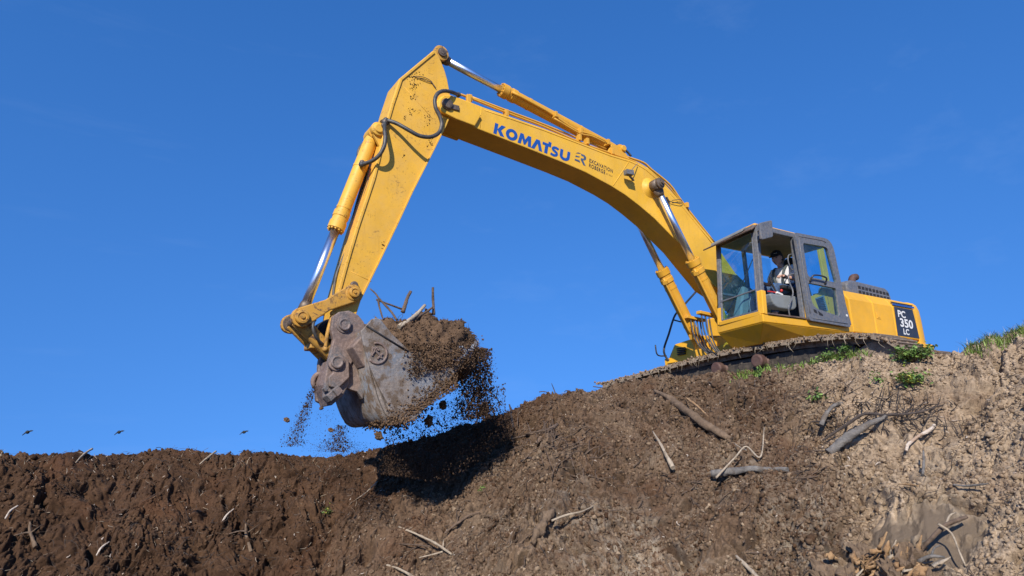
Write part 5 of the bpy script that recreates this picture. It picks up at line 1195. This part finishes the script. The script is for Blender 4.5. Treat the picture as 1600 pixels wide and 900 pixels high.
# ------------------------------------------------------------------ load of soil in the bucket
ld = MB(); g_ = bmesh.ops.create_icosphere(ld.bm, subdivisions=6, radius=1); offv = Vector((3.3, 1.1, 7))
for v in g_['verts']:
    c = v.co.copy(); up = c.z
    zz = (max(0, c.z) ** .75 * .47 if c.z > 0 else c.z * .42); p = Vector((6.68 + c.x * .74, c.y * .74, .80 + zz + .20 * (-c.x) * max(0, 1 - abs(c.x))))
    n = mnoise.fractal(p * 3.0 + offv, .9, 2.1, 5) * .075 + mnoise.fractal(p * 9 + offv, .6, 2.1, 5) * .045 + abs(mnoise.noise(p * 26)) * .028
    q_ = c * n; v.co = p + Vector((q_.x, q_.y, q_.z * 1.3 + n * .4)) 
load = ld.build('soil_load', M['load']); tag(load, 'heap of brown crumbly soil piled high in the excavator bucket', 'soil', kind='stuff')
for f in load.data.polygons: f.use_smooth = True
P = []; S = []
vsl = [v.co.copy() for v in load.data.vertices if v.co.z > .72]
for i in range(11000):
    v = random.choice(vsl); P.append((v.x + random.gauss(0, .012), v.y + random.gauss(0, .012), v.z + random.uniform(0, .015))); S.append(.003 * (6 ** (random.random() ** 2.8)))
scatter('load_crumbs', P, S, M['load'], 1).parent = load
# spill over the near side plate and lip
P = []; S = []; P2 = []; S2 = []
for i in range(5000):
    t = random.random(); px = 640 + t * 105 + random.gauss(0, 6); py = 528 + random.random() ** 1.3 * (62 - 25 * t) + random.gauss(0, 4); y = HW + .07 + random.uniform(-.04, .05) - .1 * (py < 535)
    P.append(tuple(onY(px, py, y))); S.append(.0028 * (5 ** (random.random() ** 2.4)))
for i in range(3600):      # clinging mud along the belly
    i0 = random.randint(26, N_ - 2); p = so_[i0]; y = random.uniform(-.2, HW + .05); P2.append((p[0] + random.gauss(0, .03), y, p[1] - abs(random.gauss(0, .035)) + .02)); S2.append(.004 * (5 ** (random.random() ** 2.2)))
for i in range(2600):
    px = 590 + 125 * random.random() ** .6; e = 664 - max(0, px - 622) * .62; py = e - abs(random.gauss(0, 16)); P2.append(tuple(onY(px, py, HW + .038 + random.uniform(-.01, .01)))); S2.append(.003 * (5 ** (random.random() ** 2.4)))
scatter('spilling_crumbs', P, S, M['load'], 1).parent = load
tag(scatter('clinging_mud', P2, S2, M['clod']), 'wet brown mud clinging to the belly of the bucket', 'mud', kind='stuff')
# roots and branches sticking out of the load
def rootb(name, label, pts, r, mat, cat='branch', y0=.25):
    b = MB(); b.tube([onY(p[0], p[1], p[2] if len(p) > 2 else y0) for p in pts], r, 9, .3, 4); return tag(b.build(name, M[mat]), label, cat)
rootb('upright_branch', 'short upright branch on top of the soil load, furthest right', [(678, 492), (677, 478), (676.5, 462), (676.5, 449)], [.020, .017, .015, .014], 'bark_brown')
rootb('broken_stub', 'thick broken brown stub slanting out of the soil load', [(629, 488), (633, 476), (637, 465), (642, 455)], [.026, .022, .020, .016], 'bark_brown')
rootb('pale_branch', 'thick pale branch lying diagonally over the soil load', [(623, 511, .5), (640, 500, .48), (652, 490, .4), (664, 477, .35)], [.030, .026, .020, .018], 'bark_pale')
rootb('slanting_stick', 'thin brown stick leaning from the upright branch to the pale branch', [(642, 504, .45), (655, 494, .4), (668, 486, .33), (676, 480, .28)], [.016, .014, .012, .010], 'bark_brown')
rootb('long_root', 'long dark root reaching from the arm into the soil load', [(578, 451, .2), (586, 458, .22), (592, 466, .25), (602, 477, .3), (612, 488, .35), (620, 500, .4)], [.007, .010, .012, .013], 'bark_brown', 'root')
rootb('cross_root', 'brown root crossing above the bucket edge toward the load', [(588, 468, .25), (598, 472, .25), (612, 477, .25), (628, 483, .22)], [.011, .011, .010, .012], 'bark_brown', 'root')
rootb('dangling_root', 'short root hanging down from the crossing root', [(591, 469, .25), (593, 480, .25), (597, 494, .28), (599, 500, .3)], [.012, .010, .010, .006], 'bark_brown', 'root')
rootb('hanging_branch', 'thin dark branch dangling below the teeth toward the mound', [(738, 570, .2), (748, 588, .2), (758, 606, .2), (772, 618, .2), (784, 634, .2)], [.008, .008, .007, .005], 'bark_dark', 'branch')
rootb('hanging_twig', 'short dark twig forking up from the dangling branch', [(775, 622, .2), (777, 612, .2), (776, 603, .2)], [.006, .005, .004], 'bark_dark', 'twig')
b = MB()
for i in range(60):
    px = random.uniform(610, 745); top = 497 + (px - 630) ** 2 * .0022; py = top + random.uniform(0, 40); a = random.uniform(0, pi); l = random.uniform(5, 16); y = random.uniform(.1, .65)
    b.tube([onY(px, py, y), onY(px + math.cos(a) * l * .5 + random.gauss(0, 2), py - math.sin(a) * l * .5, y), onY(px + math.cos(a) * l, py - math.sin(a) * l + random.gauss(0, 2), y)], [.004, .0015], 4, 0, 2)
tag(b.build('fine_roots', M['bark_dark']), 'fine rootlets bristling from the soil load', 'roots', kind='stuff')

# ------------------------------------------------------------------ falling soil
P = []; S = []
def fall(n, fn, s0, s1, y0, y1, e=2.4):
    for i in range(n):
        px, py = fn(); P.append(tuple(onY(px, py, random.uniform(y0, y1)))); S.append(s0 * ((s1 / s0) ** (random.random() ** e)))
R0 = random.random; G0 = random.gauss
def f_curtain():
    t = R0() ** 1.25; c = random.choice((718, 724, 731, 737, 742, 748, 754, 757)); return c + G0(0, 5 + 6 * t) + 4 * t, 545 + t * 110
def f_band():
    px = random.uniform(600, 790); up = 668 - (px - 560) * .32; return px, up + R0() ** .8 * 45 + 2
def f_left(): t = R0() ** .8; return 493 - 38 * t + G0(0, 2.5 + 6 * t), 600 + t * 98
def f_left2(): t = R0() ** .7; return 533 - 10 * t + G0(0, 5 + 9 * t), 664 + t * 42
def f_haze(): return random.uniform(470, 560), 640 + R0() * 65
def f_right(): t = R0(); return 752 + abs(G0(0, 9)) + 6 * t, 545 + t * 95
def f_low():
    px = random.uniform(600, 800); up = 702 - (px - 590) * .31; return px + G0(0, 5), up + R0() ** .8 * 88 * (1 - abs(px - 700) / 190)
fall(8500, f_curtain, .003, .017, -.55, .65, 3.0); fall(2200, f_band, .003, .014, -.6, .6, 3.0); fall(1100, f_left, .002, .010, -.2, .3, 2.6); fall(900, f_left2, .002, .010, -.4, .5, 2.6); fall(500, f_haze, .0018, .005, -.5, .6); fall(500, f_right, .002, .008, -.4, .5)
fall(9000, f_curtain, .0012, .0035, -.6, .7); fall(5000, f_band, .0012, .0035, -.6, .6); fall(2500, f_left, .001, .003, -.3, .4); fall(2500, f_left2, .001, .003, -.4, .5)
fall(13000, f_low, .0025, .011, -1.0, .15, 2.6)
def f_plume(): t = R0(); return 540 + G0(0, 22) + 10 * t, 690 + t * 80
fall(5000, f_plume, .0012, .005, -.9, .0)
tag(scatter('falling_soil', P, S, M['clod_dark'], 1, stretch=1.25), 'fine dark soil falling in streams from the bucket', 'soil', kind='stuff')
for px, py, s, lab, y in ((750, 677 - 0, 0, '', 0),): pass
for px, py, s, lab, y in ((692, 633, .042, 'round brown clod falling below the middle of the bucket lip', .3), (670, 658, .045, 'roundest brown clod falling under the bucket belly', .35), (757, 639, .062, 'largest loose clod falling just above the mound', .2), (448, 656, .024, 'small clod falling alone at far left of the bucket', .2), (517, 672, .022, 'small clod falling below the coupler jaw', .2), (592, 681, .04, 'dark flat clod falling beneath the bucket bottom', .2), (502, 638, .018, 'tiny clod falling beside the coupler jaw', .2)):
    b = MB(); b.ball(onY(px, py, y), s, (1.25, 1, .85), 3, .5, Euler((px, py, 0)).to_matrix(), 2.0); tag(b.build('falling_clod', M['clod']), lab, 'clod', 'clods falling from the bucket')

# ------------------------------------------------------------------ operator
def skinmesh(name, mat, parent, joints, bones, radii, root=0, sub=2):
    me = bpy.data.meshes.new(name); me.from_pydata([tuple(j) for j in joints], bones, []); o = bpy.data.objects.new(name, me); COL.objects.link(o); me.materials.append(mat)
    if parent: o.parent = parent
    sk = o.modifiers.new('skin', 'SKIN'); sk.use_smooth_shade = True
    for i, r in enumerate(radii):
        sv = me.skin_vertices[0].data[i]; sv.radius = (r, r) if isinstance(r, (int, float)) else r; sv.use_root = (i == root)
    ss = o.modifiers.new('sub', 'SUBSURF'); ss.levels = sub; ss.render_levels = sub
    return o
OY = 1.02
J = dict(pel=(.60, OY, 2.02), sp=(.61, OY, 2.20), ch=(.62, OY, 2.34), nk=(.66, OY, 2.42), hd=(.72, OY, 2.49),
         sl=(.62, OY + .17, 2.375), el=(.70, OY + .25, 2.17), wl=(.92, OY + .19, 2.20), sr=(.62, OY - .17, 2.375), er=(.70, OY - .24, 2.17), wr=(.94, OY - .20, 2.19),
         hl=(.64, OY + .09, 2.0), kl=(1.10, OY + .13, 2.04), al=(1.17, OY + .13, 1.60), tl=(1.30, OY + .14, 1.54), hr=(.64, OY - .09, 2.0), kr=(1.10, OY - .13, 2.04), ar=(1.20, OY - .13, 1.60), tr=(1.33, OY - .13, 1.54))
names = list(J); ix = {n: i for i, n in enumerate(names)}
bones = [('pel', 'sp'), ('sp', 'ch'), ('ch', 'nk'), ('nk', 'hd'), ('ch', 'sl'), ('sl', 'el'), ('el', 'wl'), ('ch', 'sr'), ('sr', 'er'), ('er', 'wr'), ('pel', 'hl'), ('hl', 'kl'), ('kl', 'al'), ('al', 'tl'), ('pel', 'hr'), ('hr', 'kr'), ('kr', 'ar'), ('ar', 'tr')]
rad_ = dict(pel=.11, sp=.105, ch=.115, nk=.05, hd=.05, sl=.06, el=.040, wl=.026, sr=.06, er=.040, wr=.026, hl=.08, kl=.058, al=.04, tl=.035, hr=.08, kr=.058, ar=.04, tr=.035)
body = skinmesh('person', M['skin'], None, [J[n] for n in names], [(ix[a], ix[b_]) for a, b_ in bones], [rad_[n] for n in names])
tag(body, 'person in black cap, light grey t-shirt and jeans seated at the cab controls', 'person')
# clothes
tn = ['pel', 'sp', 'ch', 'sl', 'ml', 'sr', 'mr', 'nk2']; TJ = dict(J); TJ['ml'] = tuple(Vector(J['sl']).lerp(Vector(J['el']), .78)); TJ['mr'] = tuple(Vector(J['sr']).lerp(Vector(J['er']), .78)); TJ['nk2'] = (.64, OY, 2.405)
tr_ = dict(pel=.135, sp=.13, ch=.138, sl=.078, ml=.066, sr=.078, mr=.066, nk2=.062)
skinmesh('t_shirt', M['tee'], body, [TJ[n] for n in tn], [(tn.index(a), tn.index(b_)) for a, b_ in (('pel', 'sp'), ('sp', 'ch'), ('ch', 'sl'), ('sl', 'ml'), ('ch', 'sr'), ('sr', 'mr'), ('ch', 'nk2'))], [tr_[n] for n in tn])
jn = ['pel', 'hl', 'kl', 'al', 'hr', 'kr', 'ar']; jr = dict(pel=.138, hl=.10, kl=.080, al=.062, hr=.10, kr=.080, ar=.062)
skinmesh('jeans', M['jeans'], body, [J[n] for n in jn], [(0, 1), (1, 2), (2, 3), (0, 4), (4, 5), (5, 6)], [jr[n] for n in jn])
for s in ('l', 'r'):
    a = Vector(J['a' + s]); t = Vector(J['t' + s]); skinmesh('boot', M['boot'], body, [a, a + Vector((-.03, 0, -.05)), t + Vector((.0, 0, 0))], [(0, 1), (1, 2)], [.055, .05, .045])
b = MB(); b.tube([(.75, OY + .06, 2.10), (.775, OY + .08, 2.25), (.735, OY + .10, 2.38), (.63, OY + .11, 2.43), (.54, OY + .1, 2.36)], [.016, .020, .020, .018], 8, 0, 4); b.tube([(.75, OY - .06, 2.10), (.775, OY - .08, 2.25), (.735, OY - .10, 2.38), (.63, OY - .11, 2.43), (.54, OY - .1, 2.36)], [.016, .020, .020, .018], 8, 0, 4); b.build('harness', M['vest'], body)
# head: skull, jaw, nose, brow, ear shaped from a sphere
HC = Vector((.745, OY, 2.565)); tilt = Euler((0, .18, .10)).to_matrix()
b = MB(); gg = bmesh.ops.create_icosphere(b.bm, subdivisions=5, radius=1)
for v in gg['verts']:
    c = v.co; x, y, z = c.x * .098, c.y * .076, c.z * .122
    if z < -.02: k = 1 - .45 * ((-z - .02) / .10) ** 1.3; y *= k; x = x * (1 - .18 * ((-z - .02) / .10)) + (.016 if x > 0 else .02) * ((-z - .02) / .10)
    if x > .05:
        nzv = math.exp(-((y / .012) ** 2) - (((z + .005) / .022) ** 2)); x += .026 * nzv
        x += .010 * math.exp(-((y / .012) ** 2) - (((z - .018) / .02) ** 2))
        x += .007 * math.exp(-((y / .024) ** 2) - (((z + .043) / .006) ** 2)) + .008 * math.exp(-((y / .022) ** 2) - (((z + .056) / .006) ** 2))
        x += .010 * math.exp(-((y / .022) ** 2) - (((z + .088) / .014) ** 2))
        for s in (1, -1): x -= .010 * math.exp(-(((y - s * .032) / .014) ** 2) - (((z - .014) / .010) ** 2))
        x += .006 * math.exp(-(((z - .032) / .008) ** 2)) * (abs(y) < .055)
    v.co = HC + tilt @ Vector((x, y, z))
for f in b.bm.faces: f.smooth = True
head = b.build('head', M['skin'], body)
b = MB()
for s in (1, -1): b.ball(HC + tilt @ Vector((.0, s * .076, .0)), .03, (.6, .25, 1.0), 2)
b.build('ear', M['skin'], head)
b = MB()
for s in (1, -1): b.ball(HC + tilt @ Vector((.080, s * .030, .013)), .012, (.8, 1, .7), 2)
b.build('eyes', M['seat'], head)
b = MB(); gg = bmesh.ops.create_icosphere(b.bm, subdivisions=4, radius=1)
for v in gg['verts']: v.co = HC + tilt @ Vector((v.co.x * .085 - .022, v.co.y * .083, max(v.co.z * .118, -.05) + .004))
b.build('hair', M['hair'], body)
b = MB(); gg = bmesh.ops.create_icosphere(b.bm, subdivisions=4, radius=1)
for v in gg['verts']: v.co = HC + tilt @ Vector((v.co.x * .106, v.co.y * .088, max(v.co.z, -.02) * .098 + .042))
for k in range(2):
    pass
br = [HC + tilt @ Vector((.085 + .085 * math.cos(a), .078 * math.sin(a), .040 - .014 * abs(math.sin(a)))) for a in np.linspace(-pi / 2, pi / 2, 11)]
b.hull(br, [p + Vector((0, 0, .008)) for p in br]); 
for f in b.bm.faces: f.smooth = True
capo = b.build('cap', M['cap'], body)
mk = MB(); 
for dx_ in (-.018, .0, .018):
    p = HC + tilt @ Vector((.098 - abs(dx_) * .3, .035 + dx_, .078)); mk.ball(p, .010, (1, 1, .6), 1)
mk.build('cap_patch', M['white'], capo)
# hands: palm + five curled fingers closed round the levers
def hand(wr_, dirv, side):
    w0 = Vector(wr_); d = Vector(dirv).normalized(); up = Vector((0, 0, 1)); lat = d.cross(up).normalized() * side; up = lat.cross(d).normalized() * side
    js = [w0, w0 + d * .045, w0 + d * .085]; bn = [(0, 1), (1, 2)]; rd = [.024, (.034, .022), (.034, .020)]
    for k, (o_, ln) in enumerate(((-.030, .072), (-.010, .082), (.010, .078), (.029, .062))):
        bse = w0 + d * .088 + lat * o_; i0 = len(js)
        js += [bse, bse + d * ln * .45 - up * .006, bse + d * ln * .6 - up * ln * .4, bse + d * ln * .3 - up * ln * .62]; rd += [.0095, .009, .0085, .007]
        bn += [(2, i0), (i0, i0 + 1), (i0 + 1, i0 + 2), (i0 + 2, i0 + 3)]
    tb_ = w0 + d * .03 - lat * .028; i0 = len(js); js += [tb_, tb_ + d * .03 - lat * .018 - up * .01, tb_ + d * .055 - lat * .006 - up * .022]; rd += [.013, .011, .009]; bn += [(1, i0), (i0, i0 + 1), (i0 + 1, i0 + 2)]
    return skinmesh('hand', M['skin'], body, js, bn, rd, 0, 1)
hand(J['wl'], (.9, .0, .05), 1); hand(J['wr'], (.9, .05, .05), -1)
b = MB(); wv_ = Vector(J['wl']); b.lathe(wv_ - Vector((.025, -.003, 0)), wv_ + Vector((.1, 0, 0)), [(0, .031), (.003, .034), (.022, .034), (.025, .031)], 16); b.build('wristwatch', M['seat'], body)

# ------------------------------------------------------------------ birds
def bird(px, py, y, lab):
    c = onY(px, py, y); R_ = Euler((0, 0, 0)).to_matrix(); root = empty('bird', lab, 'bird', c, 'birds gliding above the left bank')
    s = .085
    rt = CR.copy(); up = CU.copy(); fw = CF.copy()
    def T(a, c_, d): return (rt * a + up * c_ + fw * d) * s
    b = MB(); b.tube([T(-.25, -.10, .3), T(0, .02, 0), T(.25, .10, -.3), T(.34, .12, -.4)], [.004, .018, .014, .004], 8, 0, 3); b.build('bird_body', M['bird'], root)
    for s1 in (-1, 1):
        w_ = MB(); pts = [T(0, .06, .15), T(s1 * .3, .06 + .10 * s1 + .03, .1), T(s1 * .62, (.16 if s1 > 0 else -.38), .05), T(s1 * .52, (.10 if s1 > 0 else -.32), -.15), T(s1 * .25, -.02 + .1 * s1, -.2), T(0, -.04, -.15)]
        w_.hull(pts, [p + up * .004 for p in pts]); w_.build('wing', M['bird'], root)
bird(43, 675.5, -1.0, 'small dark bird gliding over the left bank, nearest the left edge')
bird(186, 675.5, -1.0, 'small dark bird gliding over the left bank, the middle of three')
bird(381, 675.5, -1.0, 'small dark bird gliding over the left bank, closest to the bucket')
for nm in ('side_link', 'push_link', 'yellow_corner_post', 'cylinder_lug', 'pipe_clamps', 'boom_bracket', 'cylinder_bracket', 'pedal_lever', 'coupler_wedge', 'side_cutter', 'foot_hoses', 'eyes', 'ear', 'cylinder_boss', 'door_pocket', 'harness', 'coupler_jaw', 'pipe_block', 'boom_tip_pin'):
    for o in [o for o in bpy.data.objects if o.name.split('.')[0] == nm and not o.children]: explode(o)
for o in bpy.data.objects:
    if o.name.split('.')[0] in ('hanging_straw', 'splintered_wood', 'pale_splinter', 'caked_mud', 'mud_spatter', 'load_crumbs', 'spilling_crumbs'): o['kind'] = 'stuff'
    for a, c in (('pipe_clamps', 'pipe_clamp'), ('foot_hoses', 'foot_hose'), ('eyes', 'eye'), ('harness', 'harness_strap')):
        if o.name.split('.')[0] == a: o.name = c
print('built', len(bpy.data.objects))
